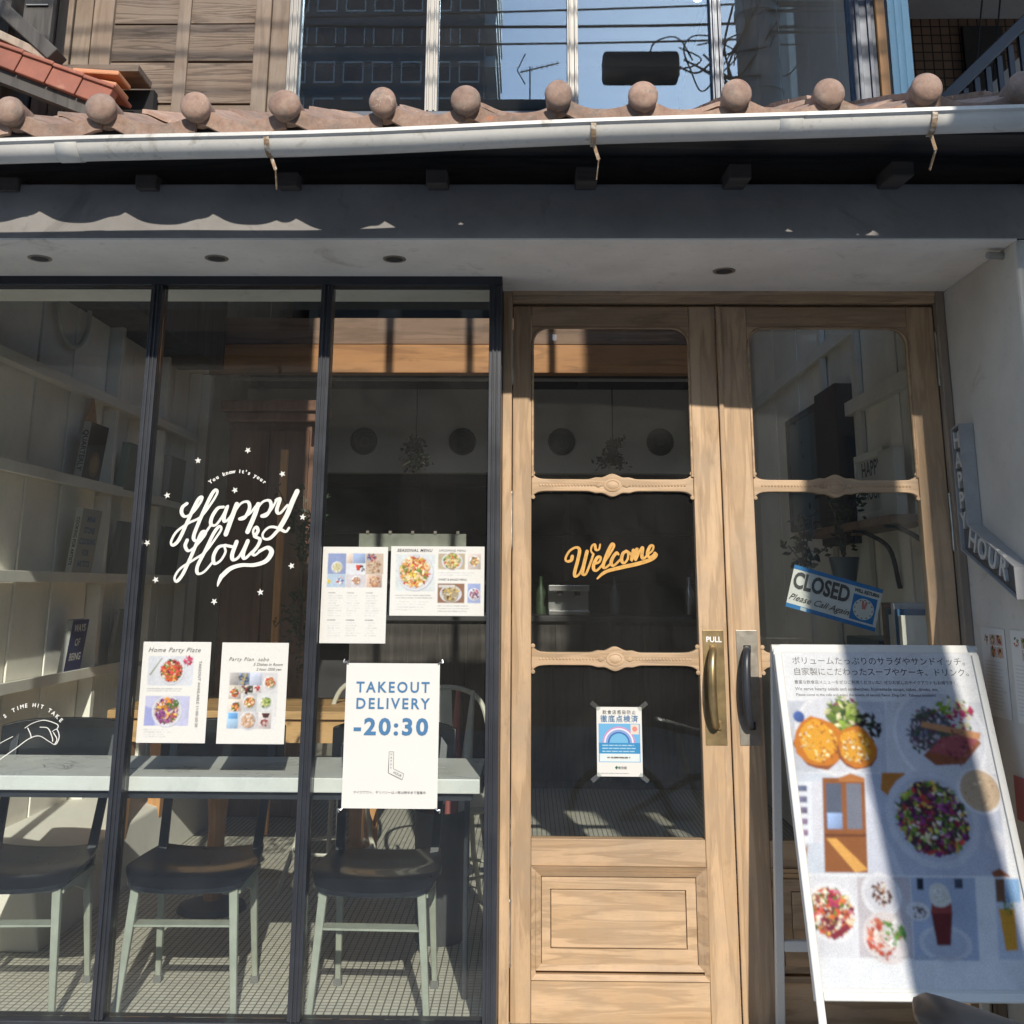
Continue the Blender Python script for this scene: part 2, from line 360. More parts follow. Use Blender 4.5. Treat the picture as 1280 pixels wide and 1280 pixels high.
def inst(name, me, parent, loc=(0, 0, 0), rot=(0, 0, 0), scale=(1, 1, 1)):
    o = bpy.data.objects.new(name, me); COL.objects.link(o); o.parent = parent; o.location = loc; o.rotation_euler = rot; o.scale = scale; return o
def copy_tree(o, parent=None):
    c = o.copy(); COL.objects.link(c); c.parent = parent
    for ch in list(o.children): copy_tree(ch, c)
    return c
TXT = {}
def text_mesh(body, size, mat, align='CENTER', bold=0.0, shear=0.0, spacing=1.0, sx=1.0, extrude=0.0, v='CENTER', width=None):
    cu = bpy.data.curves.new('txt', 'FONT'); cu.body = body; cu.size = size; cu.align_x = align; cu.align_y = v
    cu.offset = bold * size; cu.shear = shear; cu.space_character = spacing; cu.resolution_u = 3; cu.extrude = extrude
    o = bpy.data.objects.new('txt', cu); COL.objects.link(o)
    dg = bpy.context.evaluated_depsgraph_get(); me = bpy.data.meshes.new_from_object(o.evaluated_get(dg))
    bpy.data.objects.remove(o, do_unlink=True); bpy.data.curves.remove(cu)
    if width:
        xs_ = [q.co.x for q in me.vertices]; sx = width / (max(xs_) - min(xs_))
    if sx != 1.0:
        for q in me.vertices: q.co.x *= sx
    me.materials.clear(); me.materials.append(mat); me.name = 'lettering'
    return me
def letters(parent, body, size, x, z, mat, y=-0.0022, rot=(pi / 2, 0, 0), **kw):
    return inst('lettering', text_mesh(body, size, mat, **kw), parent, (x, y, z), rot)
def catmull(pts, n=8):
    P = [Vector(p) for p in pts]; P = [P[0] * 2 - P[1]] + P + [P[-1] * 2 - P[-2]]; out = []
    for i in range(1, len(P) - 2):
        for k in range(n):
            t = k / n; a, b, c, d = P[i - 1:i + 3]
            out.append(0.5 * (2 * b + (c - a) * t + (2 * a - 5 * b + 4 * c - d) * t * t + (3 * b - a - 3 * c + d) * t ** 3))
    return out + [P[-2]]
def ribbon(mb, pts, off=0.0, n=7, ramp=0.0005):
    """flat brush stroke in XZ: pts are (x, z, width)"""
    q = catmull(pts, n); m = len(q); L = []
    for i, p in enumerate(q):
        d = q[min(i + 1, m - 1)] - q[max(i - 1, 0)]; d = Vector((d.x, d.y)); d = d.normalized() if d.length > 1e-9 else Vector((1, 0))
        w = max(p.z, 1e-4) / 2 * (0.78 + 0.42 * max(0.0, min(1.0, -d.y * .8 + .2))); y = -off - ramp * i / m
        L.append(((p.x - d.y * w, y, p.y + d.x * w), (p.x + d.y * w, y, p.y - d.x * w)))
    for a, b in zip(L, L[1:]): mb.poly((a[0], a[1], b[1], b[0]))
    for e, s_ in ((0, -1), (-1, 1)):   # round ends
        c = (Vector(L[e][0]) + Vector(L[e][1])) / 2; r = (Vector(L[e][0]) - Vector(L[e][1])).length / 2
        mb.poly([(c.x + r * cos(2 * pi * k / 10), c.y - 0.00004, c.z + r * sin(2 * pi * k / 10)) for k in range(10)])
random.seed(7)
R = random.Random(11)

# ================================================================== ground, street
struct(Box(-60, 60, -80, 60, -0.3, -0.02).build('ground', ASPHALT))
struct(Box(-14, 14, -1.9, -0.02, -0.25, 0.0).build('pavement', PAVING, bevel=0.01))
struct(Box(-14, 14, -2.02, -1.9, -0.25, 0.004).build('kerb', CONCRETE, bevel=0.01))

# ================================================================== cafe building
CB = tag(empty('cafe_building'), 'old timber cafe with tiled eave, black framed shop window and oak double doors', 'building')

# --- beam, soffit, walls round the recess
Box(-2.9, 2.6, -0.41, -0.24, 2.3125, 2.482).build('fascia_beam', FASCIA, CB, bevel=0.004)
MB().box(-2.9, 1.43, -0.24, 0.29, 2.306, 2.40).box(-2.9, 1.43, -0.4075, -0.2402, 2.306, 2.312).build('soffit', PLASTER, CB)
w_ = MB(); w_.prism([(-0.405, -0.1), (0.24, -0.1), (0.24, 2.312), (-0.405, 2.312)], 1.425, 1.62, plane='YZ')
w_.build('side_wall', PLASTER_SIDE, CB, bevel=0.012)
MB().box(1.44, 2.6, -0.402, -0.30, -0.1, 2.309).build('front_wall', PLASTER_W, CB)
MB().box(-2.9, -2.32, -0.38, 0.3, -0.1, 2.31).build('front_pier', PLASTER_W, CB)
Box(-2.4, 2.4, -0.34, -0.30, 2.482, 2.64).build('eave_wall', DARKWOOD, CB)
for (x, y) in ((-1.534, -0.229), (-0.976, -0.231), (-0.42, -0.224), (0.63, -0.098)):
    d = MB().lathe([(0.036, -0.002), (0.036, 0.0), (0.030, 0.003), (0.027, 0.0015)], (x, y, 2.3055), 24); dl = d.build('downlight', STEELH, CB, True)
    MB().lathe([(0.0265, 0.0), (0.02, 0.0008)], (x, y, 2.3030), 20).build('lens', CHARCOAL, dl)
MB().tube([(1.425, -0.323, 2.285), (1.375, -0.33, 2.285)], 0.011, 10).build('pipe_stub', STEEL, CB, True)
Box(-2.3, -0.08, -0.06, 0.06, -0.1, 0.058).build('window_plinth', CONCRETE, CB, bevel=0.004)
Box(-0.08, 1.425, 0.02, 0.26, -0.1, 0.022).build('door_step', CONCRETE, CB, bevel=0.006)

# --- rafters and eave boards
for x in (-1.56, -1.138, -0.712, -0.27, 0.168, 0.607, 1.064, 1.5):
    MB().bar((x, -0.30, 2.495), (x, -0.50 - 0.0456 * x, 2.475), 0.062, 0.045).build('rafter', DARKWOOD, CB, bevel=0.004)
MB().prism([(-0.62, 2.545), (-0.30, 2.60), (-0.30, 2.625), (-0.62, 2.565)], -2.9, 2.4, plane='YZ').build('eave_board', DARKWOOD, CB)

# --- roof: every tile its own piece
SLOPE = math.atan(0.42)
roof = MB().prism([(0.06, -0.045), (1.02, 0.36), (1.02, 0.385), (0.06, -0.02)], -2.6, 2.4, plane='YZ').build('roof', DARKWOOD, CB)
roof.location = (0, -0.725, 2.595); roof.rotation_euler = (0, 0, math.atan(-0.0456))
P = 0.25
def tprof(u): return 0.040 * exp(-(u / 0.062) ** 2) + 0.024 * exp(-((u - P) / 0.05) ** 2) - 0.032
def tile_mesh(eave):
    m = MB(); N = 16; us = [P * k / N for k in range(N + 1)]; t = 0.016; drop = 0.048 if eave else t
    sec = []
    for u in us:
        z = tprof(u); s_ = 0.30
        sec.append([(u, 0, z - drop), (u, -0.004 if eave else 0, z - 0.004), (u, 0.004, z), (u, s_, z + s_ * 0.42), (u, s_, z + s_ * 0.42 - t), (u, 0.02, z - t - 0.004), (u, 0.014, z - drop)])
    i0 = len(m.v)
    for a in sec: m.v += a
    k = 7
    for i in range(N):
        for j in range(k):
            a = i0 + i * k + j; b = i0 + i * k + (j + 1) % k
            m.f.append((a, a + k, b + k, b)); m.c.append(None)
    m.f.append(tuple(i0 + j for j in range(k))); m.c.append(None); m.f.append(tuple(i0 + N * k + j for j in reversed(range(k)))); m.c.append(None)
    if eave:
        pr = [(0.038, 0.055), (0.0395, -0.004), (0.0375, -0.006), (0.0375, -0.009), (0.0415, -0.011), (0.0415, -0.016)] + [(0.0415 * cos(a), -0.016 - 0.020 * sin(a)) for a in (0.35, 0.7, 1.0, 1.25, 1.45)]
        m.lathe(pr, (0.0, -0.012, 0.0), 28, 'Y')
    return m.mesh('eave_tile' if eave else 'roof_tile', TERRA, True)
eave_me = tile_mesh(True); body_me = tile_mesh(False)
XB = [-1.99, -1.72, -1.446, -1.186, -0.92, -0.668, -0.397, -0.171, 0.08, 0.307, 0.555, 0.799, 1.052, 1.30, 1.55]
for a, b in zip(XB, XB[1:]):
    inst('eave_tile', eave_me, roof, (a, R.uniform(-.007, .007), R.uniform(-.005, .005)), (R.uniform(-.02, .02), R.uniform(-.03, .03), R.uniform(-.02, .02)), ((b - a) / P * .982, 1, 1))
    for r_ in (1, 2, 3):
        inst('roof_tile', body_me, roof, (a + R.uniform(-.004, .004), 0.235 * r_, 0.235 * 0.42 * r_ + 0.012 + R.uniform(-.003, .003)), (0, 0, 0), ((b - a) / P, 1, 1))

# --- gutter
GA = Vector((-2.3, -0.668, 2.460)); GB = Vector((2.2, -0.805 - 0.0456 * 0.85, 2.53))
def gutter_pt(x, dy, dz):
    t = (x - GA.x) / (GB.x - GA.x); p = GA.lerp(GB, t); bow = .044 * exp(-((x - .15) / .80) ** 2) + .010 * exp(-((x + 1.0) / .4) ** 2); return (x, p.y + bow + dy, p.z + .45 * bow + dz)   # bow added to shape the sunlit slivers on the beam
gm = MB(); NS = 14; xs = [-2.3 + 4.5 * k / 24 for k in range(25)]; i0 = 0
prof = [(0.045 * cos(a), 0.045 * sin(a)) for a in [pi + pi * k / NS for k in range(NS + 1)]]
prof = [(-0.053, 0.004), (-0.053, -0.006)] + prof[1:] + [(0.042, 0.0)] + [(0.0415 * cos(a), 0.0415 * sin(a)) for a in [2 * pi - pi * k / NS for k in range(1, NS + 1)]] + [(-0.046, 0.004)]
for x in xs:
    wob = 0.004 * sin(x * 2.3) + 0.002 * sin(x * 5.1 + 1)
    for (a, b) in prof: gm.v.append(gutter_pt(x, a, b + wob))
n = len(prof)
for i in range(24):
    for j in range(n):
        a = i * n + j; b = i * n + (j + 1) % n; gm.f.append((a, b, b + n, a + n)); gm.c.append(None)
gut = gm.build('gutter', PVC, CB, True)
for x in (-1.28, 0.66):
    j_ = MB()
    for e in range(2):
        for a in range(13): t_ = pi + pi * a / 12; j_.v.append(gutter_pt(x + e * .06, .0475 * cos(t_), .0475 * sin(t_) + .001 + 0.004 * sin(x * 2.3)))
    for a in range(12): j_.f.append((a, a + 1, a + 14, a + 13)); j_.c.append(None)
    j_.build('gutter_joint', PVC, gut, True).modifiers.new('thick', 'SOLIDIFY').thickness = .002
for x in (-0.70, 0.176, 1.055):
    b = MB(); p = [gutter_pt(x - .004, -0.049 * cos(a), -0.049 * sin(a)) for a in [pi * k / 8 * 0.55 for k in range(9)]]
    for q, w in zip(p, p[1:]): b.bar(q, w, 0.014, 0.003, (0, 0, 1))
    c = Vector(gutter_pt(x, 0, -0.05)); b.bar(c, c + Vector((0.012, 0.01, -0.035)), 0.009, 0.003, (0, 1, 0)); b.bar(c + Vector((0.012, 0.01, -0.035)), c + Vector((0.008, 0.05, -0.075)), 0.009, 0.003, (1, 0, 0))
    b.build('bracket', RUST, gut)

# --- upper storey wall: planks and battens left of the window
UY = 0.25
uw = MB().box(-2.9, -0.90, UY + 0.03, UY + 0.10, 2.42, 6.2).box(-0.90, 1.45, UY + 0.03, UY + 0.10, 2.42, 2.985).box(-0.90, 1.45, UY + 0.03, UY + 0.10, 5.5, 6.2).build('upper_wall', DARKWOOD, CB)
pz = 2.9
k = 0
while pz < 3.75:
    h = (0.165, 0.172, 0.158, 0.18, 0.15)[k % 5]
    for (a, b) in ((-1.585, -1.333), (-1.292, -1.036)):
        o = MB().box(a, b, UY + 0.010 + R.uniform(0, .006), UY + 0.028, pz + 0.002, pz + h - R.uniform(0.002, 0.006)).build('plank', OLD_H, uw, bevel=0.002)
    pz += h; k += 1
for (a, b, y) in ((-1.338, -1.290, 0.0), (-1.038, -0.980, -0.012), (-0.978, -0.912, 0.0), (-1.66, -1.583, -0.006), (-1.735, -1.668, 0.004), (-1.80, -1.742, 0.0), (-1.87, -1.805, 0.008)):
    MB().box(a, b, UY + y, UY + 0.029, 2.85, 5.6).build('batten', OLD_V, uw, bevel=0.003)

# --- upper window with reflecting panes
win = MB().box(-0.905, 1.31, UY - 0.02, UY + 0.06, 2.985, 3.02).build('upper_window', ALU_DARK, CB, bevel=0.003)
MB().box(-0.905, 1.31, UY - 0.02, UY + 0.06, 5.46, 5.5).build('head_bar', ALU_DARK, win, bevel=0.003)
def alu_post(a, b, m, nm='mullion'):
    q = MB().box(a, b, UY - 0.014, UY + 0.05, 3.02, 5.46); c = (a + b) / 2; wd = (b - a)
    q.box(a + wd * .18, a + wd * .34, UY - 0.024, UY - 0.0142, 3.02, 5.46); q.box(b - wd * .34, b - wd * .18, UY - 0.024, UY - 0.0142, 3.02, 5.46)
    q.build(nm, m, win, bevel=0.0015)
alu_post(-0.908, -0.868, ALU); alu_post(-0.388, -0.342, ALU); alu_post(0.142, 0.183, ALU); alu_post(0.680, 0.722, ALU_DARK); alu_post(1.205, 1.295, ALU_DARK, 'jamb')
for a, b in ((-0.867, -0.389), (-0.341, 0.141), (0.184, 0.679), (0.723, 1.204)):
    dy = R.uniform(-.004, .004)
    MB().box(a, b, UY + 0.012 + dy, UY + 0.017 + dy, 3.021, 5.459).build('pane', UPGLASS, win)
MB().box(1.297, 1.330, UY - 0.03, UY + 0.05, 2.95, 5.6).build('corner_post', BEAMWOOD_V, CB, bevel=0.003)
MB().box(1.332, 1.345, UY - 0.01, UY + 0.05, 2.95, 5.6).build('corner_trim', BLACKMETAL, CB)
bp = MB()
for k in range(6):
    x = 1.347 + k * 0.0135; bp.box(x, x + 0.0133, UY - 0.012 + (k % 2) * 0.004, UY + 0.05, 2.95, 5.6)
bp.build('corner_cladding', BLUEPANEL, CB)
Box(1.43, 1.444, UY + .04, 0.64, 2.40, 6.2).build('end_wall', DARKWOOD, CB)

# --- roof over the double-height room
Box(-2.9, 1.52, UY + 0.02, 6.4, 6.2, 6.3).build('main_roof', PLASTER_W, CB)

# --- shop window
sw = Box(-2.32, -0.087, -0.032, 0.034, 2.277, 2.3095).build('shop_window', BLACKMETAL, CB, bevel=0.003)
MB().box(-2.32, -0.087, -0.036, 0.036, 0.059, 0.098).box(-2.32, -0.09, -0.048, -0.0365, 0.059, 0.078).build('sill_bar', BLACKMETAL, sw, bevel=0.003)
for a, b in ((-1.848, -1.811), (-1.248, -1.211), (-0.684, -0.647), (-0.129, -0.089)):
    m = MB().box(a, b, -0.030, 0.030, 0.0985, 2.2765); c = (a + b) / 2
    m.box(c - 0.009, c - 0.003, -0.037, -0.0302, 0.0985, 2.2765).box(c + 0.004, c + 0.009, -0.035, -0.0302, 0.0985, 2.2765)
    m.build('mullion', BLACKMETAL, sw, bevel=0.0015)
for a, b in ((-2.31, -1.849), (-1.810, -1.249), (-1.210, -0.685), (-0.646, -0.130)):
    MB().box(a, b, -0.003, 0.003, 0.0990, 2.2760).build('pane', GLASS, sw)
Box(-0.128, -0.0885, 0.031, 0.21, 0.06, 2.3095).build('window_return', BLACKMETAL, CB)

# --- door frame
DY = 0.172   # face of the leaves
df = MB().box(-0.0875, -0.056, DY - 0.022, 0.245, 0.022, 2.311).build('door_frame', OAK_V, CB, bevel=0.003)
MB().box(1.396, 1.424, DY - 0.03, 0.245, 0.022, 2.311).build('jamb', OAK_GREY, df, bevel=0.003)
MB().box(-0.0555, 1.3955, DY - 0.022, 0.245, 2.268, 2.311).box(-0.0555, 1.3955, DY - 0.028, DY - 0.0225, 2.292, 2.311).build('head', OAK_H, df, bevel=0.003)

def rail_outline(x0, x1, zc, h=0.0225, n=60):
    c = (x0 + x1) / 2; L = x1 - x0; top = []; bot = []
    for i in range(n + 1):
        x = x0 + L * i / n; e = min(x - x0, x1 - x)
        hh = h * 0.9 + 0.026 * exp(-e / 0.012) + 0.019 * exp(-((x - c) / 0.030) ** 2) + 0.006 * exp(-((abs(x - c) - 0.055) / 0.016) ** 2)
        top.append((x, zc + hh)); bot.append((x, zc - hh * 0.96))
    return bot + top[::-1]
def ring(mb, x0, x1, z0, z1, w, yo, yi, yb):
    """mitred sloping moulding: outer edge at depth yo, inner at yi, back yb"""
    O = [(x0, z0), (x1, z0), (x1, z1), (x0, z1)]; I = [(x0 + w, z0 + w), (x1 - w, z0 + w), (x1 - w, z1 - w), (x0 + w, z1 - w)]
    for k in range(4):
        a, b, c, d = O[k], O[(k + 1) % 4], I[(k + 1) % 4], I[k]
        mb.poly([(a[0], yo, a[1]), (b[0], yo, b[1]), (c[0], yi, c[1]), (d[0], yi, d[1])])
        mb.poly([(a[0], yo, a[1]), (a[0], yb, a[1]), (b[0], yb, b[1]), (b[0], yo, b[1])])
        mb.poly([(d[0], yi, d[1]), (c[0], yi, c[1]), (c[0], yb, c[1]), (d[0], yb, d[1])])
def corner_fill(cx, cz, sx, r, n=8):
    """spandrel that rounds the top corner of a pane"""
    return [(cx, cz)] + [(cx + sx * (r - r * sin(a)), cz - (r - r * cos(a))) for a in [pi / 2 * k / n for k in range(n + 1)]][::-1]
def make_door(x0, x1, g0, g1, hinge_left, label):
    Y0, Y1 = DY, DY + 0.042
    d = MB().box(x0, g0, Y0, Y1, 0.03, 2.258).build('door', OAK_V, CB, bevel=0.003)
    d['label'] = label
    MB().box(g1, x1, Y0, Y1, 0.03, 2.258).build('stile', OAK_V, d, bevel=0.003)
    MB().box(g0 + .0006, g1 - .0006, Y0 + .001, Y1 - .001, 2.186, 2.257).build('rail', OAK_H, d, bevel=0.002)
    r = 0.055
    for gx, sg in ((g0 + .0006, 1), (g1 - .0006, -1)): MB().prism(corner_fill(gx, 2.1855, sg, r), Y0 + .002, Y1 - .003).build('corner_spandrel', OAK_H, d)
    # thin bead following the arched top
    pts = [(g0 + .004, 0, 1.67)] + [(g0 + .004 + (r - r * sin(a)), 0, 2.1815 - (r - r * cos(a))) for a in [pi / 2 * k / 8 for k in range(8, -1, -1)]]
    bead = [(p[0], Y0 + .001, p[2]) for p in pts]; bead2 = [(g0 + g1 - p[0], p[1], p[2]) for p in bead][::-1]
    MB().tube(bead + bead2, 0.0045, 6).build('arch_bead', OAK_H, d, True)
    for zc in (1.641, 1.083):
        rl = MB().prism(rail_outline(g0 + .0006, g1 - .0006, zc), Y0 + .004, Y1 - .006).build('rail', OAK_H, d, bevel=0.003)
        bd = MB()
        for i in range(46):
            x = g0 + 0.03 + (g1 - g0 - 0.06) * i / 45
            if abs(x - (g0 + g1) / 2) < 0.034: continue
            bd.lathe([(0.0045, 0), (0.0036, -0.002), (0.0015, -0.003)], (x, Y0 + .0045, zc), 8, 'Y')
        bd.build('beading', OAK_H, d, True)['kind'] = 'stuff'
        c = (g0 + g1) / 2
        MB().lathe([(0.030, 0.0), (0.029, -0.003), (0.022, -0.004), (0.020, -0.002), (0.013, -0.005), (0.004, -0.006)], (c, Y0 + .0045, zc), 28, 'Y', 0.72).build('medallion', OAK_H, d, True)
        for e in (-1, 1):
            MB().lathe([(0.010, 0), (0.008, -0.003), (0.003, -0.004)], (c + e * 0.047, Y0 + .0045, zc), 14, 'Y', 0.8).build('rosette', OAK_H, d, True)
            ex = g0 + .0006 if e < 0 else g1 - .0006
            for s_ in (-1, 1): MB().lathe([(0.0075, 0), (0.006, -0.003), (0.002, -0.004)], (ex - e * 0.005, Y0 + .0045, zc + s_ * 0.040), 14, 'Y').build('rosette', OAK_H, d, True)
    for z0, z1 in ((1.617, 2.186), (1.06, 1.665), (0.55, 1.107)):
        MB().box(g0 - .004, g1 + .004, Y0 + .019, Y0 + .023, z0 + .001, z1 - .001).build('pane', DOORGLASS, d)
    MB().box(g0 + .0006, g1 - .0006, Y0 + .001, Y1 - .001, 0.468, 0.546).build('rail', OAK_H, d, bevel=0.002)
    MB().box(g0 + .0006, g1 - .0006, Y0 + .001, Y1 - .001, 0.031, 0.150).build('rail', OAK_H, d, bevel=0.002)
    MB().box(g0 + .0006, g1 - .0006, Y0 + .022, Y0 + .03, 0.1505, 0.4675).build('panel', OAK_H, d)
    mm = MB(); ring(mm, g0 + .001, g1 - .001, 0.151, 0.467, 0.014, Y0 - .006, Y0 + .004, Y0 + .0215); ring(mm, g0 + .0155, g1 - .0155, 0.1755, 0.4525, 0.016, Y0 + .001, Y0 + .012, Y0 + .0215)
    mm.build('moulding', OAK_H, d)
    MB().box(g0 + .062, g1 - .066, Y0 + .010, Y0 + .0215, 0.236, 0.398).build('raised_panel', OAK_H, d, bevel=0.003)
    q = MB(); A = (g0 + .034, g1 - .034, 0.184, 0.434); B = (g0 + .0595, g1 - .0635, 0.2335, 0.4005)
    q.box(A[0], B[0], Y0 + .011, Y0 + .0215, A[2], A[3]).box(B[1], A[1], Y0 + .011, Y0 + .0215, A[2], A[3]).box(B[0], B[1], Y0 + .011, Y0 + .0215, A[2], B[2]).box(B[0], B[1], Y0 + .011, Y0 + .0215, B[3], A[3])
    q.build('panel_border', OAK_H, d)
    # pull plate and bowed handle on the meeting stile
    px = x1 - 0.046 if hinge_left else x0 + 0.047
    pl = MB().box(px - .034, px + .034, Y0 - .0022, Y0 - .0002, 0.824, 1.176).build('handle_plate', BRASS if hinge_left else STEELH, d, bevel=0.001)
    letters(d, 'PULL', 0.024, px + .002, 1.146, INKWHITE if hinge_left else STEELH, Y0 - .0027, bold=0.02, sx=0.95)
    hp = catmull([(px - .002, Y0 - .002, 1.118), (px - .006, Y0 - .03, 1.112), (px - .014, Y0 - .05, 1.07), (px - .017, Y0 - .056, 1.0), (px - .014, Y0 - .05, 0.935), (px - .006, Y0 - .03, 0.888), (px + .004, Y0 - .002, 0.884)], 6)
    h = MB().tube(hp, [0.009 + 0.005 * sin(pi * i / (len(hp) - 1)) for i in range(len(hp))], 12)
    h.box(px - .011, px + .011, Y0 - .009, Y0 - .0023, 1.106, 1.130).box(px - .006, px + .016, Y0 - .009, Y0 - .0023, 0.872, 0.896)
    h.build('handle', BRASS if hinge_left else BLACKMETAL, d, True)
    hx = x0 - .004 if hinge_left else x1 + .003
    for z in (2.075, 1.525, 0.28):
        MB().tube([(hx, Y0 - .006, z - .085), (hx, Y0 - .006, z - .03), (hx, Y0 - .006, z - .028), (hx, Y0 - .006, z + .028), (hx, Y0 - .006, z + .03), (hx, Y0 - .006, z + .085)], [.0065, .0065, .0055, .0065, .0055, .0065], 10).lathe([(0.004, -.096), (.0075, -.092), (.0075, -.086)], (hx, Y0 - .006, z), 10).lathe([(.0075, .086), (.0075, .092), (0.004, .096)], (hx, Y0 - .006, z), 10).build('hinge', STEELH, d, True)
    return d
dl_ = make_door(-0.053, 0.643, 0.010, 0.552, True, 'sunlit oak door leaf with gold welcome lettering on its pane')
dr_ = make_door(0.658, 1.392, 0.750, 1.300, False, 'oak door leaf half in shade with closed sign behind its pane')
MB().box(0.645, 0.661, DY - .012, DY - .0004, 0.031, 2.256).build('astragal', OAK_V, dr_, bevel=0.003)

# ================================================================== interior shell
FZ = 0.03
struct(Box(-2.9, 1.5, 0.062, 6.2, -0.1, FZ).build('interior_floor', MOSAIC))
# left wall of white boards with shelf ledges
wl = struct(Box(-2.36, -2.19, 0.10, 6.2, FZ, 6.2).build('interior_wall_left', DARKGAP))
ys = [0.10, 0.42, 0.80, 1.155, 1.50, 1.90, 2.25, 2.62, 2.95, 3.25, 3.7, 4.2, 4.7, 5.2, 5.7, 6.15]
for a, b in zip(ys, ys[1:]):
    Box(-2.1895, -2.16 + R.uniform(-.004, .006), a + .005, b - .005, FZ + .01, 5.9).build('wall_board', WALLWHITE, wl, bevel=0.003)
for z, y1 in ((2.21, 3.2), (1.78, 3.2), (1.35, 3.2), (0.915, 2.4)):
    MB().box(-2.1535, -2.075, 0.12, y1, z - 0.020, z - 0.002).box(-2.0748, -2.064, 0.12, y1, z - 0.034, z + 0.012).build('shelf', WALLTRIM, wl, bevel=0.002)
for y in (1.915, 2.63, 3.23):
    zs = (FZ, 0.88, 1.31, 1.74, 2.17, 2.62) if y < 3 else (FZ, 2.62)
    for a, b in zip(zs, zs[1:]):
        Box(-2.1530, -2.085, y - 0.018, y + 0.022, a + 0.022, b - 0.001).build('shelf_upright', WALLTRIM, wl, bevel=0.002)
MB().box(-2.153, -2.05, 0.12, 3.27, 2.625, 2.66).build('shelf', WALLTRIM, wl, bevel=0.003)
MB().box(-2.153, -2.03, 3.255, 3.33, FZ + .01, 2.62).build('shelf_post', WALLTRIM, wl, bevel=0.003)
# right wall
wr = struct(MB().box(1.47, 1.55, 0.62, 6.2, FZ, 6.2).box(1.47, 1.55, 0.30, 0.6195, FZ, 2.31).build('interior_wall_right', DARKGAP))
ys = [0.31, 0.70, 1.155, 1.61, 2.21, 2.75, 3.3, 3.9, 4.6, 5.3, 6.1]
for a, b in zip(ys, ys[1:]):
    Box(1.44 + R.uniform(-.004, .006), 1.4695, a + .008, b - .008, FZ + .01, 5.9 if a > .6 else 2.4).build('wall_board', WALLWHITE, wr, bevel=0.003)
MB().box(1.41, 1.4375, 1.15, 3.4, 2.40, 2.46).build('batten', WALLTRIM, wr, bevel=0.002)
MB().box(1.40, 1.4375, 0.32, 1.49, 2.05, 2.11).build('batten', WALLTRIM, wr, bevel=0.002)
for y in (1.15, 1.68, 0.52): MB().box(1.415, 1.4375, y - .03, y + .03, 0.2, 2.72).build('upright', WALLTRIM, wr, bevel=0.002)
MB().box(1.36, 1.4375, 1.28, 1.62, 1.5, 2.2).build('dark_recess', CHARCOAL, wr)
# back of the room, loft and clerestory
wb = struct(Box(-2.19, 1.47, 6.0, 6.2, FZ, 6.2).build('interior_wall_back', CHARCOAL))
lf = struct(Box(-2.19, 1.44, 3.50, 5.99, 2.88, 3.02).build('loft', DARKWOOD))
MB().box(-2.155, 1.437, 3.40, 3.50, 2.665, 2.855).build('beam', BEAMWOOD, lf, bevel=0.006)
MB().box(-2.155, 1.437, 3.425, 3.50, 2.862, 3.04).build('fascia_board', BROWNWOOD, lf, bevel=0.005)
for x in (-1.5, -0.55, 0.4, 1.2): MB().box(x - .04, x + .04, 3.51, 5.98, 2.78, 2.879).build('joist', DARKWOOD_V, lf)
MB().box(-2.15, 1.437, 4.02, 4.06, 2.735, 2.75).build('cornice', WALLGREY, lf)

# kitchen hood wall with round vents
hood = tag(Box(-2.10, 1.40, 4.40, 4.52, 2.12, 2.74).build('hood_panel', WALLGREY), 'grey panel over the kitchen with four round dark vents', 'hood')
for x in (-1.213, -0.487, 0.244, 0.967):
    v_ = MB().lathe([(0.10, 0), (0.10, -0.012), (0.085, -0.016), (0.08, -0.006), (0.06, -0.004), (0.056, -0.012), (0.045, -0.012), (0.04, -0.003), (0.02, -0.003), (0.014, -0.012), (0.002, -0.012)], (x, 4.398, 2.348), 28, 'Y')
    v_.build('vent', DARKGAP, hood, True)

# ================================================================== counter table and chairs at the window
ct = tag(empty('counter_table', (-1.20, 0.24, FZ)), 'long white marble counter running along the inside of the shop window', 'table')
MB().box(-0.90, 1.055, -0.205, 0.20, 0.668, 0.71).build('table_top', MARBLE, ct, bevel=0.003)
MB().box(-0.88, 1.03, -0.185, 0.18, 0.645, 0.667).build('apron', BLACKMETAL, ct)
for x in (-0.82, 1.0): 
    MB().box(x - .009, x + .009, 0.12, 0.14, 0.0, 0.645).build('leg', BLACKMETAL, ct)

